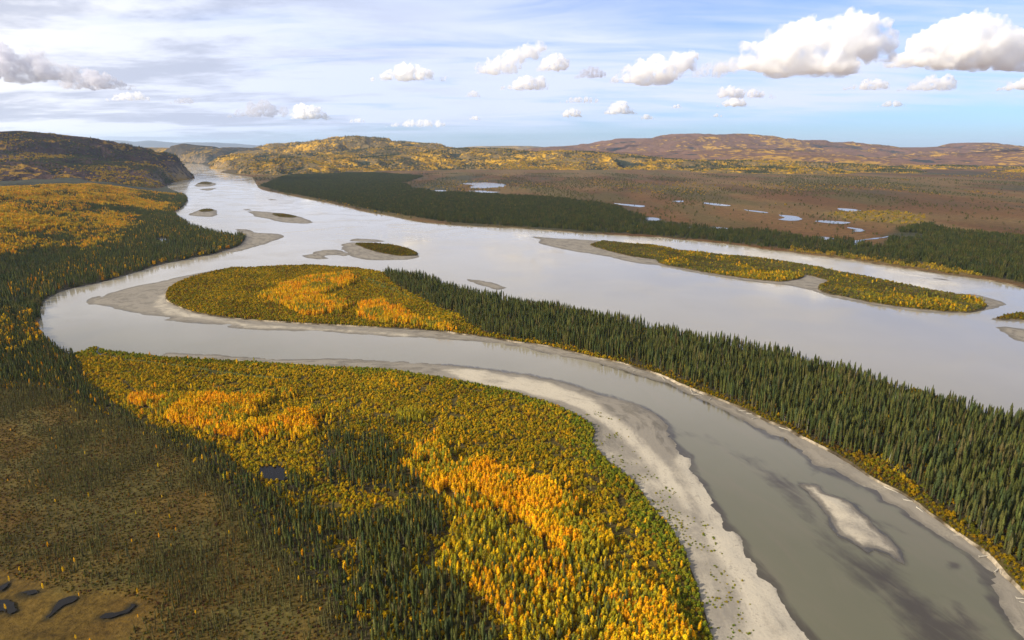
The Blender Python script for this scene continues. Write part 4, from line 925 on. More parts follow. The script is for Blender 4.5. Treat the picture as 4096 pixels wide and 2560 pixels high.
build_cloud(-950, -139, 1300, 150, auto_lobes(40, 16, 0, .3)+[(q, .8, .5) for q in (-.7, -.5, -.3, -.1, .1, .3, .5, .7)]*2, 'broad thin cloud added beyond the left edge to shade the left hill', dens=1.3, seed=40, depth=.9)  # unseen cloud, added so that its shadow darkens the left hill

# ============================================================ plants: prototypes
def quad_mesh(name, vs, fs, mat):
    me = bpy.data.meshes.new(name); me.from_pydata(vs, [], fs); me.materials.append(mat); me.update(); return me

def tube(vs, fs, a, b, ra, rb, n=5):
    a, b = Vector(a), Vector(b); d = (b-a).normalized()
    u = d.orthogonal().normalized(); v = d.cross(u); base = len(vs)
    for c, r in ((a, ra), (b, rb)):
        for i in range(n):
            t = 2*math.pi*i/n
            vs.append(tuple(c+u*math.cos(t)*r+v*math.sin(t)*r))
    for i in range(n):
        j = (i+1) % n
        fs.append((base+i, base+j, base+n+j, base+n+i))

def spruce_crown(rng, h=1.0, wid=.075, whorls=17, blades=7, start=.10, club=.0):
    """narrow boreal spruce of unit height: whorls of drooping ragged sprays around a dark core"""
    vs, fs = [], []
    tube(vs, fs, (0, 0, start*h), (0, 0, .93*h), wid*.45, .004, 5)
    for k in range(whorls):
        t = (k+.5)/whorls
        z = h*(start+(1-start)*t)
        prof = min(1.0, (1-t)*2.9+.10)*(.84+.16*math.sin(t*9+rng.random()*2))
        if club and t > .8: prof += club
        prof *= min(1, .55+t*3.0)
        for b in range(blades):
            a = 2*math.pi*(b+rng.random()*.8)/blades+k*1.3
            r = wid*prof*rng.uniform(.5, 1.4)
            hw = wid*.42*prof+.006
            ca, sa = math.cos(a), math.sin(a)
            zz = z+rng.uniform(-.3, .3)/whorls
            lift = .55/whorls*h
            i = len(vs)
            vs += [(ca*.01, sa*.01, zz+lift*1.7), (ca*r*.62-sa*hw, sa*r*.62+ca*hw, zz-lift*.3), (ca*r, sa*r, zz-lift*.9), (ca*r*.62+sa*hw, sa*r*.62-ca*hw, zz-lift*.3)]
            fs += [(i, i+1, i+2), (i, i+2, i+3)]
    return vs, fs

def spruce_trunk(h=1.0, r=.011):
    vs, fs = [], []
    tube(vs, fs, (0, 0, -.03), (0, 0, .45), r, r*.7); tube(vs, fs, (0, 0, .45), (0, 0, .98), r*.7, r*.12)
    return vs, fs

def leafy_crown(rng, n, rx, z0, z1, size, shape='ovoid'):
    vs, fs = [], []
    lobes = [(rng.uniform(-.45, .45)*rx, rng.uniform(-.45, .45)*rx, rng.uniform(.15, .9)) for _ in range(7)]
    for _ in range(n):
        if rng.random() < .6:
            lx, ly, lt = rng.choice(lobes)
            t = min(1, max(0, lt+rng.gauss(0, .13)))
            x, y = lx+rng.gauss(0, .33)*rx, ly+rng.gauss(0, .33)*rx
        else:
            t = rng.random()**.85
            a, q = rng.uniform(0, 6.283), math.sqrt(rng.uniform(.25, 1))
            x, y = math.cos(a)*q*rx, math.sin(a)*q*rx
        if shape == 'ovoid': pr = math.sin(math.pi*min(.985, max(.05, t*.76+.235)))**.8
        elif shape == 'dome': pr = math.sqrt(max(.04, 1-t*t*.95))
        else: pr = 1-t*.8
        x *= pr; y *= pr
        z = z0+(z1-z0)*t
        c = Vector((x, y, z))
        nrm = Vector((x, y, (t-.3)*rx*1.2)).normalized()+Vector((rng.gauss(0, .5), rng.gauss(0, .5), rng.gauss(0, .5)+.25))
        nrm.normalize(); u = nrm.orthogonal().normalized(); u.rotate(Matrix.Rotation(rng.uniform(0, 6.28), 3, nrm)); v = nrm.cross(u)
        s = size*rng.uniform(.6, 1.3); i = len(vs)
        vs += [tuple(c+u*s), tuple(c+v*s*.8), tuple(c-u*s*.9), tuple(c-v*s*.7)]
        fs.append((i, i+1, i+2, i+3))
    return vs, fs

def aspen_trunk(rng):
    vs, fs = [], []
    tube(vs, fs, (0, 0, -.03), (.008, .004, .5), .014, .010); tube(vs, fs, (.008, .004, .5), (.0, .0, .95), .010, .003)
    for k in range(6):
        a, z = rng.uniform(0, 6.28), rng.uniform(.35, .8)
        tube(vs, fs, (.005, .002, z), (math.cos(a)*.10, math.sin(a)*.10, z+.12), .005, .0015, 3)
    return vs, fs

def combine(parts):
    V, F = [], []
    for vs, fs, off, sc, rot in parts:
        b = len(V); ca, sa = math.cos(rot), math.sin(rot)
        for x, y, z in vs:
            V.append(((x*ca-y*sa)*sc[0]+off[0], (x*sa+y*ca)*sc[0]+off[1], z*sc[1]+off[2]))
        F += [tuple(i+b for i in f) for f in fs]
    return V, F

prng = random.Random(5)
PROTO = {}       # kind -> list of (crown mesh, trunk mesh or None)
def add_proto(kind, crown, trunk, bark):
    cm = quad_mesh(kind+'_crown', crown[0], crown[1], M_LEAF)
    tm = quad_mesh(kind+'_trunk', trunk[0], trunk[1], bark) if trunk else None
    PROTO.setdefault(kind, []).append((cm, tm))
for k in range(9):
    add_proto('spruce_tree', spruce_crown(prng, 1, prng.uniform(.058, .082), 20, 8, prng.choice((.05, .1, .2, .28)), prng.choice((0, 0, .1, .2))), spruce_trunk(), M_BARK)
for k in range(4):
    add_proto('stunted_spruce', spruce_crown(prng, 1, prng.uniform(.07, .10), 10, 6, .05, prng.choice((0, .25))), spruce_trunk(1, .014), M_BARK)
for k in range(5):
    add_proto('aspen_tree', leafy_crown(prng, 230, prng.uniform(.125, .165), .18, 1.0, .042), aspen_trunk(prng), M_PALE)
def dead_crown(rng):
    vs, fs = [], []
    for k in range(26):
        z = rng.uniform(.25, .95); a = rng.uniform(0, 6.28); r = (1-z)*.10+.02
        tube(vs, fs, (0, 0, z), (math.cos(a)*r, math.sin(a)*r, z-.03), .006, .003, 3)
    return vs, fs
for k in range(3):
    add_proto('dead_spruce', dead_crown(prng), spruce_trunk(1, .013), M_PALE)
PROTO['birch_tree'] = PROTO['aspen_tree']
for k in range(5):
    add_proto('poplar_tree', leafy_crown(prng, 190, prng.uniform(.12, .16), .28, 1.0, .042), aspen_trunk(prng), M_PALE)
for k in range(5):
    st = ([], [])
    for q in range(4):
        a = q*1.6+k; tube(st[0], st[1], (0, 0, -.05), (math.cos(a)*.3, math.sin(a)*.3, .6), .02, .008, 3)
    add_proto('willow_shrub', leafy_crown(prng, 80, .55, .06, 1.0, .17, 'dome'), st, M_BARK)
for k in range(4):
    parts = []
    for q in range(7):
        a, r = prng.uniform(0, 6.28), 6.5*math.sqrt(prng.random())
        h = prng.uniform(.7, 1.1)
        vs, fs = spruce_crown(prng, 1, .10, 6, 5, .05)
        parts.append((vs, fs, (math.cos(a)*r, math.sin(a)*r, 0), (13*h, 13*h), prng.uniform(0, 6)))
    V, F = combine(parts); add_proto('spruce_clump', (V, F), None, None)
for k in range(4):
    parts = []
    for q in range(6):
        a, r = prng.uniform(0, 6.28), 5.5*math.sqrt(prng.random())
        h = prng.uniform(.7, 1.15)
        vs, fs = leafy_crown(prng, 34, .24, .1, 1.0, .11)
        parts.append((vs, fs, (math.cos(a)*r, math.sin(a)*r, 0), (10*h, 10*h), prng.uniform(0, 6)))
    V, F = combine(parts); add_proto('aspen_clump', (V, F), None, None)

# ---- geometry-node scatter for the masses behind the individual plants
PCOL = {}
def proto_collection(kind):
    if kind in PCOL: return PCOL[kind]
    c = bpy.data.collections.new('source_'+kind)
    for i, (cm, tm) in enumerate(PROTO[kind]):
        if tm:   # crown and trunk in one mesh with two materials
            bm = bmesh.new(); bm.from_mesh(cm); nf = len(bm.faces); bm.from_mesh(tm); bm.faces.ensure_lookup_table()
            for fc in bm.faces[nf:]: fc.material_index = 1
            me = bpy.data.meshes.new(cm.name+'_whole'); bm.to_mesh(me); bm.free()
            me.materials.append(cm.materials[0]); me.materials.append(tm.materials[0])
        else: me = cm
        o = bpy.data.objects.new('%s_source_%02d' % (kind, i), me); c.objects.link(o)
    PCOL[kind] = c
    return c

def scatter_tree(kind):
    g = bpy.data.node_groups.new('scatter_'+kind, 'GeometryNodeTree')
    g.interface.new_socket('Geometry', in_out='INPUT', socket_type='NodeSocketGeometry')
    g.interface.new_socket('Geometry', in_out='OUTPUT', socket_type='NodeSocketGeometry')
    N, L = g.nodes, g.links
    gi, go = N.new('NodeGroupInput'), N.new('NodeGroupOutput')
    iop = N.new('GeometryNodeInstanceOnPoints'); ci = N.new('GeometryNodeCollectionInfo')
    ci.inputs['Collection'].default_value = proto_collection(kind)
    ci.inputs['Separate Children'].default_value = True; ci.inputs['Reset Children'].default_value = True
    def na(name, typ):
        n = N.new('GeometryNodeInputNamedAttribute'); n.data_type = typ; n.inputs['Name'].default_value = name; return n.outputs['Attribute']
    L.new(gi.outputs[0], iop.inputs['Points']); L.new(ci.outputs[0], iop.inputs['Instance'])
    iop.inputs['Pick Instance'].default_value = True
    L.new(na('variant', 'INT'), iop.inputs['Instance Index'])
    L.new(na('rot', 'FLOAT_VECTOR'), iop.inputs['Rotation']); L.new(na('scl', 'FLOAT_VECTOR'), iop.inputs['Scale'])
    L.new(iop.outputs[0], go.inputs[0])
    return g
GN = {}
def scatter(name, kind, d, label):
    """one object of kind stuff holding every plant of a mass"""
    if len(d['x']) == 0: return
    n = len(d['x'])
    me = bpy.data.meshes.new(name)
    me.vertices.add(n); me.vertices.foreach_set('co', np.column_stack([d['x'], d['y'], d['z']]).astype(np.float32).ravel())
    a = me.attributes.new('variant', 'INT', 'POINT'); a.data.foreach_set('value', d['var'].astype(np.int32))
    for k in ('rot', 'scl', 'tint'):
        a = me.attributes.new(k, 'FLOAT_VECTOR', 'POINT'); a.data.foreach_set('vector', d[k].astype(np.float32).ravel())
    o = link(name, me)
    if kind not in GN: GN[kind] = scatter_tree(kind)
    md = o.modifiers.new('scatter', 'NODES'); md.node_group = GN[kind]
    return tag(o, label, kind='stuff')

# ============================================================ plants: where they stand
def grid_pts(xmin, xmax, ymin, ymax, s, seed):
    g = np.random.default_rng(seed)
    nx, ny = int((xmax-xmin)/s)+1, int((ymax-ymin)/s)+1
    x = xmin+(np.arange(nx)[None, :]+g.uniform(0, 1, (ny, nx)))*s
    y = ymin+(np.arange(ny)[:, None]+g.uniform(0, 1, (ny, nx)))*s
    x, y = x.ravel(), y.ravel()
    m = in_view(x, y, 1.03)
    return x[m], y[m]

def pts_in(poly, s, seed, extra=0):
    poly = np.asarray(poly)
    x, y = grid_pts(max(poly[:, 0].min(), -7000), min(poly[:, 0].max(), 7000), max(poly[:, 1].min(), 235), min(poly[:, 1].max(), 6500), s, seed)
    m = inside(poly, x, y)
    return x[m], y[m]

TREES = {}       # kind -> list of dicts, each with a region name
def plant(kind, region, x, y, z, h, wfac, tint, lean=.04, seed=1):
    g = np.random.default_rng(seed); n = len(x)
    if n == 0: return
    h = np.broadcast_to(h, n)
    wfac = np.broadcast_to(wfac, n)
    TREES.setdefault(kind, []).append(dict(region=region, x=x, y=y, z=z, var=g.integers(0, len(PROTO[kind]), n),
        rot=np.column_stack([g.normal(0, lean, n), g.normal(0, lean, n), g.uniform(0, 6.283, n)]),
        scl=np.column_stack([h*wfac, h*wfac, h]), tint=tint))

def tints(n, palette, weights, seed, vary=.22):
    g = np.random.default_rng(seed)
    pal = np.array(palette); w_ = np.array(weights, float)
    if w_.ndim == 1:
        idx = g.choice(len(pal), n, p=w_/w_.sum())
    else:
        cw = np.cumsum(w_/w_.sum(1, keepdims=True), 1); idx = (g.uniform(0, 1, (n, 1)) > cw).sum(1).clip(0, len(pal)-1)
    return pal[idx]*g.uniform(1-vary, 1+vary, (n, 1))*g.uniform(.93, 1.07, (n, 3))

T_SPR = [(.068, .076, .020), (.090, .091, .024), (.052, .066, .024), (.095, .082, .030)]
T_GOLD = [(.74, .385, .008), (.72, .44, .010), (.74, .33, .008), (.60, .40, .012)]
T_GRN = [(.32, .27, .020), (.42, .32, .016), (.23, .215, .022)]
T_WIL = [(.33, .215, .009), (.24, .18, .010), (.44, .25, .008), (.155, .145, .014), (.19, .105, .014)]
T_WILG = [(.115, .14, .012), (.17, .165, .012), (.22, .18, .012)]

def any_in(keys, x, y):
    r = np.zeros(len(x), bool)
    for k in keys: r |= inside(Z[k], x, y)
    return r

POND_KEYS = [k for k in P if k.startswith('pond') or k == 'creek']
def off_ponds(x, y, grow=0.0):
    m = np.ones(len(x), bool)
    for k in POND_KEYS:
        p = np.asarray(P[k]); b = (x > p[:, 0].min()-4) & (x < p[:, 0].max()+4) & (y > p[:, 1].min()-4) & (y < p[:, 1].max()+4)
        if b.any():
            mm = np.zeros(len(x), bool); mm[b] = inside(p, x[b], y[b]); m &= ~mm
    return m

GOLDS = ['gold_a', 'gold_a2', 'gold_b', 'gold_c', 'gold_d', 'gold_e', 'green_a']
SPRS = ['spruce_belt', 'spruce_mid', 'spruce_south']
MZ = lambda x, y: land_z_main(x, y)-.1

# --- willow scrub of the near bank
x, y = pts_in(P['mainland'], 2.25, 101)
m = (y < 800) & ~any_in(['muskeg', 'bog'], x, y) & ~any_in(['spruce_belt'], x, y) & off_ponds(x, y) & (x > -620)
x, y = x[m], y[m]
thin = any_in(GOLDS, x, y) & (RNG.random(len(x)) < .75)
thin |= any_in(['spruce_mid', 'spruce_south'], x, y) & (RNG.random(len(x)) < .45)
thin |= any_in(['slough', 'gully'], x, y)
x, y = x[~thin], y[~thin]
edge = seg_dist(P['mainland'], x, y)
k = sstep(edge+(fbm(x, y, 22, 4, 60)-.5)*34, 24, 2)
nz = fbm(x, y, 28, 4, 61)
keepd = (fbm(x, y, 7, 2, 64) > .30) | (k > .5)
x, y, edge, k, nz = x[keepd], y[keepd], edge[keepd], k[keepd], nz[keepd]
br = sstep(nz, .35, .65)
W = np.column_stack([.9+br, .9+0*br, .3+br*.9, .5+0*br, .35*(1-br)+.1])*(1-k)[:, None]
g_ = tints(len(x), T_WIL, W+1e-3, 62); gg = tints(len(x), T_WILG, [1, 1, .6], 63)
sel = (RNG.random(len(x)) < k*.85)
tint = np.where(sel[:, None], gg, g_)
tint *= (.78+.56*fbm(x, y, 70, 3, 66))[:, None]
plant('willow_shrub', 'near', x, y, MZ(x, y), RNG.uniform(1.3, 2.9, len(x)), RNG.uniform(.9, 1.35, len(x)), tint, .08, 70)

# --- golden stands of the near bank
def golden(keys, region, zfun, s, seed, pal, wts, hlo, hhi, wlo=.9, whi=1.35, src=None, drop=.0, kind='aspen_tree'):
    for q, key in enumerate(keys):
        x, y = pts_in(Z[key] if src is None else src, s, seed+q)
        d = sdist(Z[key], x, y)+(fbm(x, y, 14, 4, seed)-.5)*20-12*(fbm(x, y, 11, 3, seed+2) < .34)
        m = (d > RNG.exponential(3.5, len(x))-2.5) & (RNG.random(len(x)) > drop)
        x, y, d = x[m], y[m], d[m]
        patch = fbm(x, y, 22, 3, seed+5)
        n = len(x)
        hue = sstep(fbm(x, y, 26, 3, seed+6), .36, .64)[:, None]
        Wt = np.tile(np.array(wts, float), (n, 1)); Wt[:, 0] *= .6+.8*hue[:, 0]; Wt[:, 2] *= .15+3.0*hue[:, 0]; Wt[:, 1] *= 1.6-1.4*hue[:, 0]; Wt[:, 3:] *= (1.8-1.5*hue)
        t = tints(n, pal, Wt, seed+9)*(.78+.44*fbm(x, y, 13, 3, seed+8))[:, None]
        gsel = (patch > .585) & (RNG.random(n) < .75)
        t[gsel] = tints(gsel.sum(), T_GRN, [1, 1, .3], seed+11)
        plant(kind, region, x, y, zfun(x, y), RNG.uniform(hlo, hhi, n)*(.75+.25*sstep(d, 0, 6)), RNG.uniform(wlo, whi, n), t, .05, seed+3)
golden(['gold_a', 'gold_a2', 'gold_b', 'gold_c', 'gold_d', 'gold_e'], 'near gold', MZ, 1.85, 200, T_GOLD, [1, .8, .5, .25], 6.5, 10)
golden(['green_a'], 'near green', MZ, 2.3, 240, T_GRN, [1, 1, .5], 6, 8.5)
golden(['mixed'], 'mixed', MZ, 2.3, 250, T_GOLD+T_GRN, [.5, .6, .4, .6, .7, .9, .5], 5.5, 10, .8, 1.15, drop=.22, kind='poplar_tree')

x, y = pts_in(P['bar_near'], 1.9, 260)
m = ~inside(P['mainland'], x, y); x, y = x[m], y[m]
e = seg_dist(P['mainland'], x, y); pn = fbm(x, y, 12, 4, 261)
m = (RNG.random(len(x)) < .75*sstep(e, 34, 4)*sstep(pn, .50, .62)) & (y < 560); x, y = x[m], y[m]; n = len(x)
plant('willow_shrub', 'bar', x, y, .45+0*x, RNG.uniform(.4, 1.3, n), RNG.uniform(1.0, 1.6, n), tints(n, T_WILG, [1, 1, 1], 262), .08, 263)
x, y = pts_in(P['mainland'], 3.4, 265); m = (y < 800) & (x > -620) & ~any_in(['muskeg', 'bog', 'spruce_belt', 'slough'], x, y) & off_ponds(x, y); x, y = x[m], y[m]
dg_ = np.min([np.where(inside(Z[k], x, y), 99, seg_dist(Z[k], x, y)) for k in ('gold_a', 'gold_a2', 'gold_c', 'gold_d', 'gold_e')], 0)
m = RNG.random(len(x)) < .42*np.exp(-dg_/9)+.012; x, y = x[m], y[m]; n = len(x)
plant('aspen_tree', 'outlying', x, y, MZ(x, y), RNG.uniform(3.5, 7.5, n), RNG.uniform(.9, 1.3, n), tints(n, T_GOLD+T_GRN, [1, 1, .5, .6, .4, .5, .2], 266), .05, 267)

# --- spruces of the near bank
for q, (key, s, lo, hi, drop) in enumerate((('spruce_belt', 2.9, 5, 11.5, .12), ('spruce_mid', 3.2, 5.5, 13.5, .34), ('spruce_south', 2.9, 6, 13.5, .10), ('mixed', 4.2, 6, 12, .5))):
    x, y = pts_in(Z[key], s, 300+q)
    d = sdist(Z[key], x, y)+(fbm(x, y, 20, 4, 305)-.5)*(24 if key != 'spruce_belt' else 14)
    m = (d > RNG.exponential(7 if key != 'spruce_belt' else 2, len(x))-2) & (RNG.random(len(x)) > drop+.25*(fbm(x, y, 20, 3, 306) < .42)) & off_ponds(x, y)
    m &= inside(P['mainland'], x, y)
    x, y, d = x[m], y[m], d[m]; n = len(x)
    hh = RNG.uniform(lo, hi, n)*(.7+.3*sstep(d, 0, 10))
    plant('spruce_tree', 'near '+key, x, y, MZ(x, y), hh, RNG.uniform(.85, 1.35, n), tints(n, T_SPR, [1, 1, 1, .5], 310+q), .03, 320+q)
x, y = pts_in(np.concatenate([np.asarray(Z['spruce_mid']), np.asarray(Z['spruce_south'])]), 6.5, 330)
x2, y2 = pts_in([(q[0]*1.0+(q[0]+140)*.35, q[1]+(q[1]-410)*.35) for q in Z['spruce_mid']], 6.0, 331)
m = (RNG.random(len(x2)) < .5) & (fbm(x2, y2, 25, 3, 332) > .45) & inside(P['mainland'], x2, y2) & off_ponds(x2, y2) & ~any_in(['muskeg', 'gold_a', 'gold_a2', 'gold_c', 'gold_d'], x2, y2)
x, y = x2[m], y2[m]; n = len(x)
plant('spruce_tree', 'near spruce_mid', x, y, MZ(x, y), RNG.uniform(4.5, 11, n), RNG.uniform(.85, 1.3, n), tints(n, T_SPR, [1, 1, 1, .5], 333, .3), .03, 334)
# yellow birches and shrubs scattered through the spruce belt
x, y = pts_in(Z['spruce_belt'], 5.0, 340); m = (RNG.random(len(x)) < .16) & inside(P['mainland'], x, y); x, y = x[m], y[m]; n = len(x)
plant('birch_tree', 'belt', x, y, MZ(x, y), RNG.uniform(4, 8, n), RNG.uniform(.7, 1.1, n), tints(n, T_GOLD, [1, 1, .3, .6], 341), .05, 342)
x, y = pts_in(Z['spruce_belt'], 3.2, 345); m = (RNG.random(len(x)) < .5) & inside(P['mainland'], x, y); x, y = x[m], y[m]; n = len(x)
plant('willow_shrub', 'belt', x, y, MZ(x, y), RNG.uniform(1.2, 2.4, n), RNG.uniform(.9, 1.3, n), tints(n, T_WIL, [.5, .6, .3, 1, 1], 346), .05, 347)

# --- muskeg: stunted spruces and low heath bushes
x, y = pts_in(Z['muskeg'], 2.3, 350)
bog = np.minimum(np.minimum(-sdist(Z['bog'], x, y), -sdist(Z['bog_upper'], x, y)), -sdist(Z['bog_left'], x, y))
dn = fbm(x, y, 45, 4, 351)
e = sdist(Z['muskeg'], x, y)
prob = np.clip(.40+2.4*(fbm(x, y*.7, 38, 4, 351)-.45)+.5*(dn-.5), .06, .95)*sstep(bog, 0, 16)+.35*sstep(e, 14, 0)
m = (RNG.random(len(x)) < prob) & off_ponds(x, y); xs, ys, es = x[m], y[m], e[m]; n = len(xs)
T_BLK = [(.105, .098, .032), (.125, .112, .036), (.085, .075, .032)]
plant('stunted_spruce', 'muskeg', xs, ys, MZ(xs, ys), RNG.uniform(3.0, 6.6, n)*(1+.5*sstep(es, 16, 0)), RNG.uniform(.7, 1.15, n), tints(n, T_BLK, [1, 1, .7], 352), .05, 353)
x, y = pts_in(Z['muskeg'], 1.9, 355); m = off_ponds(x, y) & (RNG.random(len(x)) < .7) & ~inside(Z['bog'], x, y); x, y = x[m], y[m]; n = len(x)
T_HEATH = [(.090, .062, .014), (.12, .080, .013), (.085, .042, .018), (.085, .078, .016), (.18, .09, .012)]
plant('willow_shrub', 'heath', x, y, MZ(x, y), RNG.uniform(.5, 1.1, n), RNG.uniform(1.0, 1.8, n), tints(n, T_HEATH, [1, .8, .8, 1, .25], 356), .05, 357)
x, y = pts_in(Z['muskeg'], 9.0, 358); m = RNG.random(len(x)) < .10+.3*sstep(sdist(Z['muskeg'], x, y), 22, 0); x, y = x[m], y[m]; n = len(x)
plant('birch_tree', 'muskeg', x, y, MZ(x, y), RNG.uniform(2.5, 4.5, n), RNG.uniform(.7, 1.2, n), tints(n, T_GOLD, [1, 1, .3, .5], 359), .05, 360)

# --- the wooded point
PZ = lambda x, y: 2.3+0*x
x, y = pts_in(Z['pen_spruce'], 3.35, 400)
d = sdist(Z['pen_spruce'], x, y)+(fbm(x, y, 16, 3, 401)-.5)*10
m = (d > RNG.exponential(2, len(x))-2) & inside(P['peninsula'], x, y) & (RNG.random(len(x)) > .06+.75*(fbm(x, y, 17, 3, 406) < .33)); x, y, d = x[m], y[m], d[m]; n = len(x)
plant('spruce_tree', 'point', x, y, PZ(x, y), np.clip(RNG.normal(14.2, 2.6, n), 7, 19.5)*(.78+.22*sstep(d, 0, 8))*(.62+.76*fbm(x, y, 34, 3, 404)), RNG.uniform(.75, 1.15, n), tints(n, T_SPR, [1, 1, 1, .5], 402, .34), .025, 403)
x, y = pts_in(P['peninsula'], 2.8, 410)
ins = inside(Z['pen_spruce'], x, y)
m = (~ins | (RNG.random(len(x)) < .22)) & ~(inside(Z['pen_meadow'], x, y) & (RNG.random(len(x)) < .7)); x, y = x[m], y[m]
edge = seg_dist(P['peninsula'], x, y); nz = fbm(x, y, 50, 4, 411); br = sstep(nz, .35, .65); n = len(x)
W = np.column_stack([.7+br, .9+0*br, .2+.5*br, .8+0*br, .8*(1-br)+.1])
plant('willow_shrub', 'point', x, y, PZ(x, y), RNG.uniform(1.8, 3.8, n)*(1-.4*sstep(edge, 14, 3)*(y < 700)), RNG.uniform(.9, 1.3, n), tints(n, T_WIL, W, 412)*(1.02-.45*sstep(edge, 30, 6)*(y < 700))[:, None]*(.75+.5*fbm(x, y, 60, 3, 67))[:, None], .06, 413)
golden(['pen_gold', 'pen_gold_b', 'pen_gold_c'], 'point gold', PZ, 3.0, 420, T_GOLD, [1, .8, .6, .3], 7, 11)

# --- scrub of the long island and the islets
for q, (key, s) in enumerate((('long_island', 3.6), ('mid_islet', 4), ('upper_islet', 7), ('west_islet', 7), ('north_islet', 12), ('east_islet', 4.5))):
    x, y = pts_in(P[key], s, 440+q); n = len(x); nz = fbm(x, y*.6, 60, 4, 441); br = sstep(nz, .4, .6)
    W = np.column_stack([.5+br, .9+0*br, .2+br*1.2, .9*(1-br)+.1, .5*(1-br)+.1])
    if key in ('north_islet', 'mid_islet', 'upper_islet', 'west_islet'): W = np.array([.5, 1, .1, 1.2, .7])
    h = RNG.uniform(2.2, 4.0, n)*(1 if key == 'long_island' else .8)
    pal_ = T_WIL[:1]+[(.12, .125, .025), (.19, .16, .02), (.12, .105, .045), (.17, .115, .035)] if key == 'long_island' else T_WIL
    if key == 'long_island': W = np.column_stack([.1+2.2*br**2, .8+0*br, .7+.4*br, .9*(1-br)+.15, .6*(1-br)+.1])
    plant('willow_shrub', key, x, y, 1.6+0*x, h, RNG.uniform(.9, 1.4, n), tints(n, pal_, W, 442+q)*((.84 if key == 'long_island' else .62)*(.55+.9*fbm(x, y*1.6, 46, 4, 447)))[:, None], .06, 443+q)
x, y = pts_in(P['long_island'], 5.5, 450); nz = fbm(x, y*.6, 60, 4, 441); m = (RNG.random(len(x)) < .03+.5*sstep(nz, .55, .64)) & (y < 1500); x, y = x[m], y[m]; n = len(x)
plant('poplar_tree', 'long island', x, y, 1.6+0*x, RNG.uniform(5, 8.5, n), RNG.uniform(1.1, 1.7, n), tints(n, T_GOLD+T_GRN, [.6, .6, .3, .5, .8, .8, .8], 451)*.85, .05, 452)

# --- left bank: spruce flat, golden terrace
x, y = pts_in(Z['left_spruce'], 6.0, 500)
m = inside(P['mainland'], x, y) & off_ponds(x, y); x, y = x[m], y[m]; n = len(x)
m = RNG.random(n) < .85; x, y = x[m], y[m]; n = len(x)
plant('spruce_tree', 'left flat', x, y, MZ(x, y), RNG.uniform(10, 16, n), RNG.uniform(1.0, 1.5, n), tints(n, T_SPR, [1, 1, 1, .4], 501)*1.1, .03, 502)
x, y = pts_in(P['mainland'], 9.5, 510)
m = (y > 640) & (np.hypot(x, y) < 3900) & off_ponds(x, y) & (~inside(Z['left_spruce'], x, y)) & ~((y < 800) & (x > -600)) & ~inside(Z['spruce_belt'], x, y)
x, y = x[m], y[m]; n = len(x)
zt = terrace_height(x, y); dt = sdist(Z['terrace'], x, y)
pg = 1.15*fbm(x, y, 170, 4, 511)+.18*sstep(zt, 14, 40)-.10*sstep(dt, 330, 60)-.10*sstep(y, 1500, 1000)
isg = pg+RNG.normal(0, .12, n) > .54
isg &= (dt > 30) | (RNG.random(n) < .35)
a = isg; n1 = a.sum()
plant('aspen_clump', 'terrace', x[a], y[a], MZ(x[a], y[a]), RNG.uniform(.85, 1.2, n1), 1.15, tints(n1, [(.50, .28, .012), (.42, .27, .015), (.55, .25, .012), (.30, .22, .02)], [1, 1, .5, .6], 512)*1.15, .02, 513)
b = ~isg; n2 = b.sum()
plant('spruce_clump', 'terrace', x[b], y[b], MZ(x[b], y[b]), RNG.uniform(.75, 1.05, n2), 1.1, tints(n2, T_SPR, [1, 1, 1, .8], 514)*1.15, .02, 515)
x, y = pts_in(P['mainland'], 17, 520); m = (y > 640) & (np.hypot(x, y) < 3000) & ~inside(Z['terrace'], x, y) & ~((y < 800) & (x > -600)) & (fbm(x, y, 90, 3, 521) > .42) & off_ponds(x, y); x, y = x[m], y[m]; n = len(x)
plant('aspen_clump', 'left bank', x, y, MZ(x, y), RNG.uniform(.6, .9, n), 1.0, tints(n, T_GOLD, [1, 1, .5, 1], 522)*.8, .02, 523)

# --- far plain
LZ = lambda x, y: 1.9+0*x
for q, (key, s, keep) in enumerate((('plain_spruce', 13, .95), ('plain_spruce_b', 12, .7), ('plain_spruce_c', 11, .95))):
    x, y = pts_in(Z[key], s, 600+q)
    d = sdist(Z[key], x, y)+(fbm(x, y*.45, 190, 4, 601)-.5)*330*sstep(seg_dist(P['plain'], x, y), 20, 260)
    m = (d > 0) & inside(P['plain'], x, y) & off_ponds(x, y) & (RNG.random(len(x)) < keep); x, y = x[m], y[m]; n = len(x)
    plant('spruce_clump', 'plain', x, y, LZ(x, y), RNG.uniform(.7, 1.05, n), 1.15, tints(n, T_SPR, [1, 1, 1, .4], 603+q)*.75, .02, 604+q)
x, y = pts_in(P['plain'], 26, 610); r = np.hypot(x, y)
nz = fbm(x, y*.35, 260, 4, 611)
m = (RNG.random(len(x)) < .08+.8*sstep(nz, .46, .62)) & off_ponds(x, y) & (r < 6500); x, y = x[m], y[m]; n = len(x)
plant('spruce_clump', 'plain thin', x, y, LZ(x, y), RNG.uniform(.35, .7, n), 1.0, tints(n, T_SPR, [1, 1, 1, 1], 612)*.9, .02, 613)
for q, (key, s, keep) in enumerate((('plain_gold', 16, .55), ('plain_strip', 9, .7))):
    x, y = pts_in(Z[key], s, 620+q); m = (RNG.random(len(x)) < keep) & off_ponds(x, y) & inside(P['plain'], x, y); x, y = x[m], y[m]; n = len(x)
    plant('aspen_clump', 'plain', x, y, LZ(x, y), RNG.uniform(.35, .7, n), 1.2, tints(n, [(.36, .24, .02), (.28, .18, .03), (.20, .16, .02)], [1, 1, 1], 622+q), .02, 623+q)
x, y = pts_in(P['plain'], 38, 630); r = np.hypot(x, y); nz = fbm(x, y*.3, 420, 4, 631)
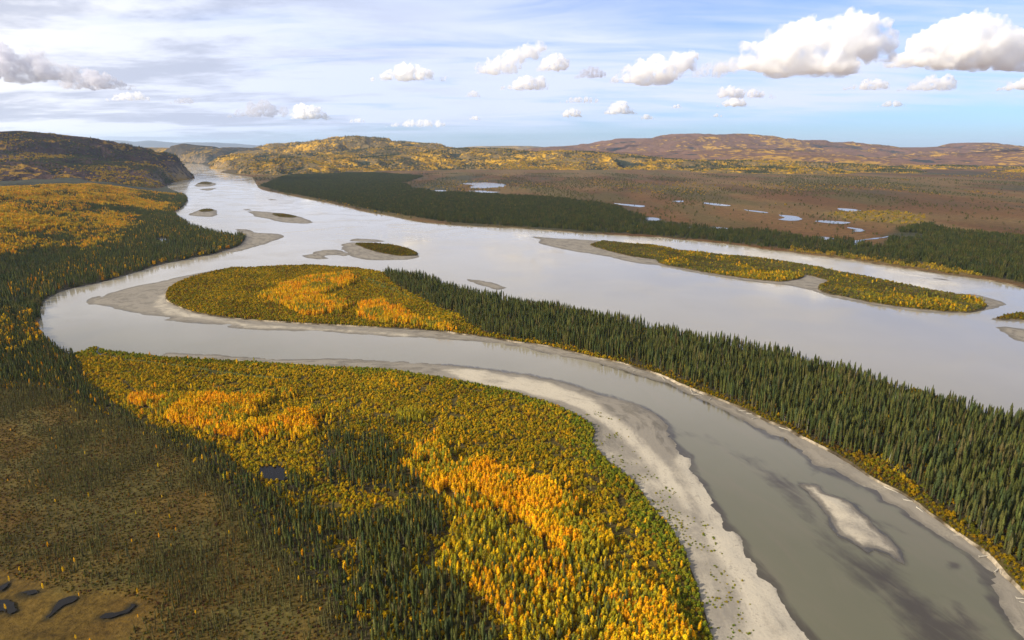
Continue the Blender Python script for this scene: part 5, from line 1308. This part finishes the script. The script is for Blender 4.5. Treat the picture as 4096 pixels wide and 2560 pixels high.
m = (nz > .57) & (RNG.random(len(x)) < .5) & off_ponds(x, y) & (r > 1900); x, y = x[m], y[m]; n = len(x)
plant('aspen_clump', 'plain thin', x, y, LZ(x, y), RNG.uniform(.4, .75, n), 1.3, tints(n, [(.36, .22, .02), (.28, .18, .03), (.20, .16, .02)], [1, 1, 1], 632), .02, 633)

# --- copses on the hills
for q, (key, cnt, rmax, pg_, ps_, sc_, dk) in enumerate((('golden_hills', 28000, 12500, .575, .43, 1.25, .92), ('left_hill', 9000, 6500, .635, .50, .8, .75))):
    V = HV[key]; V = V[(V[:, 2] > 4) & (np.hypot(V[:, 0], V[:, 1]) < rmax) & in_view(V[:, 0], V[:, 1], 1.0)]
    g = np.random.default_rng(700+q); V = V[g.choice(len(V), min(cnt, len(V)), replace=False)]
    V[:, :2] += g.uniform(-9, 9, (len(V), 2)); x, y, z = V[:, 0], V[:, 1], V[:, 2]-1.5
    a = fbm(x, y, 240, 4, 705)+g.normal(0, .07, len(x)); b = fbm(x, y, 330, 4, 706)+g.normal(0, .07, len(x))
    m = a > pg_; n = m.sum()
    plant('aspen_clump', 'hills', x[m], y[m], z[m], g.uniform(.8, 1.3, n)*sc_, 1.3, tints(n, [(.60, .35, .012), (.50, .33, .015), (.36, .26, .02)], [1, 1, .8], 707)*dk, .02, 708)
    m = (~m) & (b > ps_); n = m.sum()
    plant('spruce_clump', 'hills', x[m], y[m], z[m], g.uniform(.8, 1.2, n)*sc_, 1.3, tints(n, T_SPR, [1, 1, 1, .6], 709)*.9, .02, 710)

# --- dead grey spruces among the living ones
x, y = pts_in(Z['pen_spruce'], 13, 720); m = (RNG.random(len(x)) < .28) & inside(P['peninsula'], x, y) & (np.hypot(x, y) < 900); x, y = x[m], y[m]; n = len(x)
plant('dead_spruce', 'point', x, y, PZ(x, y), RNG.uniform(8, 15, n), RNG.uniform(.8, 1.1, n), tints(n, [(.16, .13, .10), (.20, .17, .13), (.12, .10, .08)], [1, 1, 1], 721), .07, 722)
x, y = pts_in(Z['spruce_south'], 9, 725); m = (RNG.random(len(x)) < .2); x, y = x[m], y[m]; n = len(x)
plant('dead_spruce', 'south', x, y, MZ(x, y), RNG.uniform(6, 11, n), RNG.uniform(.8, 1.1, n), tints(n, [(.16, .13, .10), (.20, .17, .13)], [1, 1], 726), .08, 727)

# ============================================================ plants: the largest as objects of their own, the rest as masses
LABELS = {
    'spruce_tree': {'point': ('%s dark green spruce in the dense stand on the point across the grey channel', 'spruces on the point across the channel'),
                    'near spruce_belt': ('%s green spruce in the belt along the edge of the brown muskeg', 'spruces in the belt beside the muskeg'),
                    'near spruce_mid': ('%s green spruce among golden scrub near the small dark pond', 'spruces among the scrub near the pond'),
                    'near spruce_south': ('%s green spruce in the dense stand between muskeg belt and golden aspens', 'spruces left of the golden aspens'),
                    'near mixed': ('%s green spruce standing among tall yellowing poplars', 'spruces among the poplars'),
                    'left flat': ('%s dark spruce on the flat by the left river bend', 'spruces on the left flat')},
    'stunted_spruce': {'muskeg': ('%s thin stunted spruce standing in the brown muskeg', 'stunted spruces of the muskeg')},
    'aspen_tree': {'near gold': ('%s aspen in the solid golden stand on the near bank', 'golden aspens of the near bank'),
                   'outlying': ('%s aspen standing apart in the willow scrub', 'aspens scattered in the scrub'),
                   'near green': ('%s aspen in the small green grove amid willow scrub', 'green grove in the scrub'),
                   'point gold': ('%s aspen in the orange grove on the point across the channel', 'orange aspens on the point')},
    'poplar_tree': {'mixed': ('tall %s poplar in the mixed stand beside the spruces', 'poplars of the mixed stand'),
                    'long island': ('%s poplar on the long island beyond the main channel', 'poplars of the long island')},
    'birch_tree': {'belt': ('single %s birch among the spruces beside the muskeg', 'yellow birches in the spruce belt'),
                   'muskeg': ('small %s birch standing alone in the brown muskeg', 'yellow birches in the muskeg')},
    'dead_spruce': {'point': ('%s dead grey spruce among the living ones on the point', 'dead spruces on the point'),
                    'south': ('%s dead grey spruce in the stand left of the golden aspens', 'dead spruces near the aspens')},
    'willow_shrub': {'near': ('rounded %s willow bush in the scrub behind the pale silt bar', 'willow bushes behind the silt bar'),
                     'belt': ('%s willow bush under the spruces beside the muskeg', 'willow bushes in the spruce belt'),
                     'heath': ('low %s bush in the muskeg', 'low bushes of the muskeg'),
                     'point': ('%s willow bush on the point across the channel', 'willow bushes on the point')},
}
CATS = {'dead_spruce': 'dead tree', 'spruce_tree': 'spruce tree', 'stunted_spruce': 'spruce tree', 'aspen_tree': 'aspen tree', 'poplar_tree': 'poplar tree', 'birch_tree': 'birch tree', 'willow_shrub': 'shrub'}
def look_word(kind, tint, h, w_):
    if 'spruce' in kind:
        lim = (9.5, 12.5) if kind == 'spruce_tree' else (3.4, 4.8)
        return ('short' if h < lim[0] else 'tall' if h > lim[1] else 'middle sized')+(' slim' if w_ < 1.05 else ' broad')
    q = tint[0]/max(tint[1], 1e-3)
    return 'yellow green' if q < 1.32 else 'golden yellow' if q < 1.78 else 'orange'
MASS = {'dead_spruce': ('dead_spruce_wood', 'dead grey spruces farther off'), 'spruce_tree': ('spruce_forest', 'dense mass of dark green spruces'), 'stunted_spruce': ('muskeg_woodland', 'thin scatter of stunted spruces over brown muskeg'),
        'aspen_tree': ('golden_aspen_wood', 'golden aspens massed in groves'), 'poplar_tree': ('poplar_wood', 'yellow green poplars massed beside the aspens'),
        'birch_tree': ('birch_wood', 'small yellow birches farther off'), 'willow_shrub': ('willow_scrub', 'low olive and golden willow scrub'),
        'spruce_clump': ('far_spruce_wood', 'far dark spruce woods'), 'aspen_clump': ('far_aspen_wood', 'far golden aspen woods')}
N_SINGLE = 290
MAIN_REGION = {'dead_spruce': None, 'spruce_tree': None, 'stunted_spruce': None, 'aspen_tree': None, 'poplar_tree': None, 'birch_tree': None, 'willow_shrub': ('near', 'point', 'belt')}
tot = 0
for kind, ds in TREES.items():
    D = {k: np.concatenate([d[k] for d in ds]) for k in ('x', 'y', 'z', 'var', 'rot', 'scl', 'tint')}
    reg = np.concatenate([np.full(len(d['x']), i) for i, d in enumerate(ds)])
    names = [d['region'] for d in ds]
    single = np.zeros(len(D['x']), bool)
    if kind in LABELS:
        r = np.sqrt(D['x']**2+D['y']**2+CAM_H**2)
        size = D['scl'][:, 2]*D['scl'][:, 0]/(r*r)
        cpz = math.atan(687/2560); zc = D['y']*math.cos(cpz)+(CAM_H-D['z'])*math.sin(cpz); yc_ = (-(CAM_H-D['z'])*math.cos(cpz)+D['y']*math.sin(cpz))/zc
        ok = (np.abs(D['x']/zc) < .79) & (yc_ > -.49)
        if MAIN_REGION[kind]: ok &= np.isin(reg, [i for i, nm in enumerate(names) if nm in MAIN_REGION[kind]])
        order = np.argsort(-np.where(ok, size, 0))[:N_SINGLE]
        single[order] = True
        for i in order:
            cm, tm = PROTO[kind][D['var'][i]]
            root = bpy.data.objects.new(kind, None) if tm else bpy.data.objects.new(kind, cm)
            COL.objects.link(root)
            root.location = (D['x'][i], D['y'][i], D['z'][i]); root.rotation_euler = tuple(D['rot'][i]); root.scale = tuple(D['scl'][i])
            root.empty_display_size = .3
            lb, gp = LABELS[kind][names[reg[i]]]
            sc_ = D['scl'][i]
            lb = lb % look_word(kind, D['tint'][i], sc_[2], sc_[0]/sc_[2])
            tag(root, lb, CATS[kind], gp)
            for nm, me in (('crown' if kind != 'willow_shrub' else 'foliage', cm), ('trunk' if kind != 'willow_shrub' else 'stems', tm)):
                ch = link(nm, me, root)
                if me is cm: ch['tint'] = [float(q) for q in D['tint'][i]]
    rest = ~single
    nm, lb = MASS[kind]
    scatter(nm, kind, {k: v[rest] for k, v in D.items()}, lb)
    tot += len(D['x']); print('PLANTS', kind, len(D['x']))
print('PLANTS total', tot)

# ============================================================ driftwood on the banks
def log_mesh(rng):
    vs, fs = [], []
    L = rng.uniform(6, 11)
    tube(vs, fs, (-L/2, 0, .25), (0, rng.uniform(-.3, .3), .3), .34, .28, 7); tube(vs, fs, (0, 0, .3), (L/2, 0, .2), .28, .10, 7)
    for k in range(5):                      # root plate and broken branches
        a = rng.uniform(0, 6.28); tube(vs, fs, (-L/2, 0, .25), (-L/2-.6, math.cos(a)*1.0, .3+math.sin(a)*.8), .14, .03, 4)
    for k in range(4):
        q = rng.uniform(-.2, .45)*L; tube(vs, fs, (q, 0, .3), (q+.5, rng.uniform(-1, 1), .8), .07, .02, 4)
    return quad_mesh('driftwood_log', vs, fs, M_PALE)
lrng = random.Random(77)
LOGS = [log_mesh(lrng) for _ in range(4)]
line = np.array([p for p in OUT['peninsula'] if p[1] < 800 and 0 < p[0] < 300])
mid = np.mean(np.asarray(P['peninsula']), 0)
near = np.array([p for p in line if seg_dist(P['bar_point'], np.array([p[0]]), np.array([p[1]]))[0] < 40])
for i in range(26):
    p = near[lrng.randrange(len(near))]
    dirn = np.array([-0.5, -0.85])*lrng.uniform(1, 9)
    pos = p+dirn
    if not inside(OUT['bar_point'], np.array([pos[0]]), np.array([pos[1]]))[0] or inside(OUT['peninsula'], np.array([pos[0]]), np.array([pos[1]]))[0]: continue
    o = link('driftwood_log', LOGS[i % 4]); o.location = (pos[0], pos[1], .75); o.rotation_euler = (0, 0, lrng.uniform(0, 6.28))
    tag(o, 'pale driftwood log stranded on the narrow bank below the spruces', 'log', 'driftwood logs on the bank below the spruces')
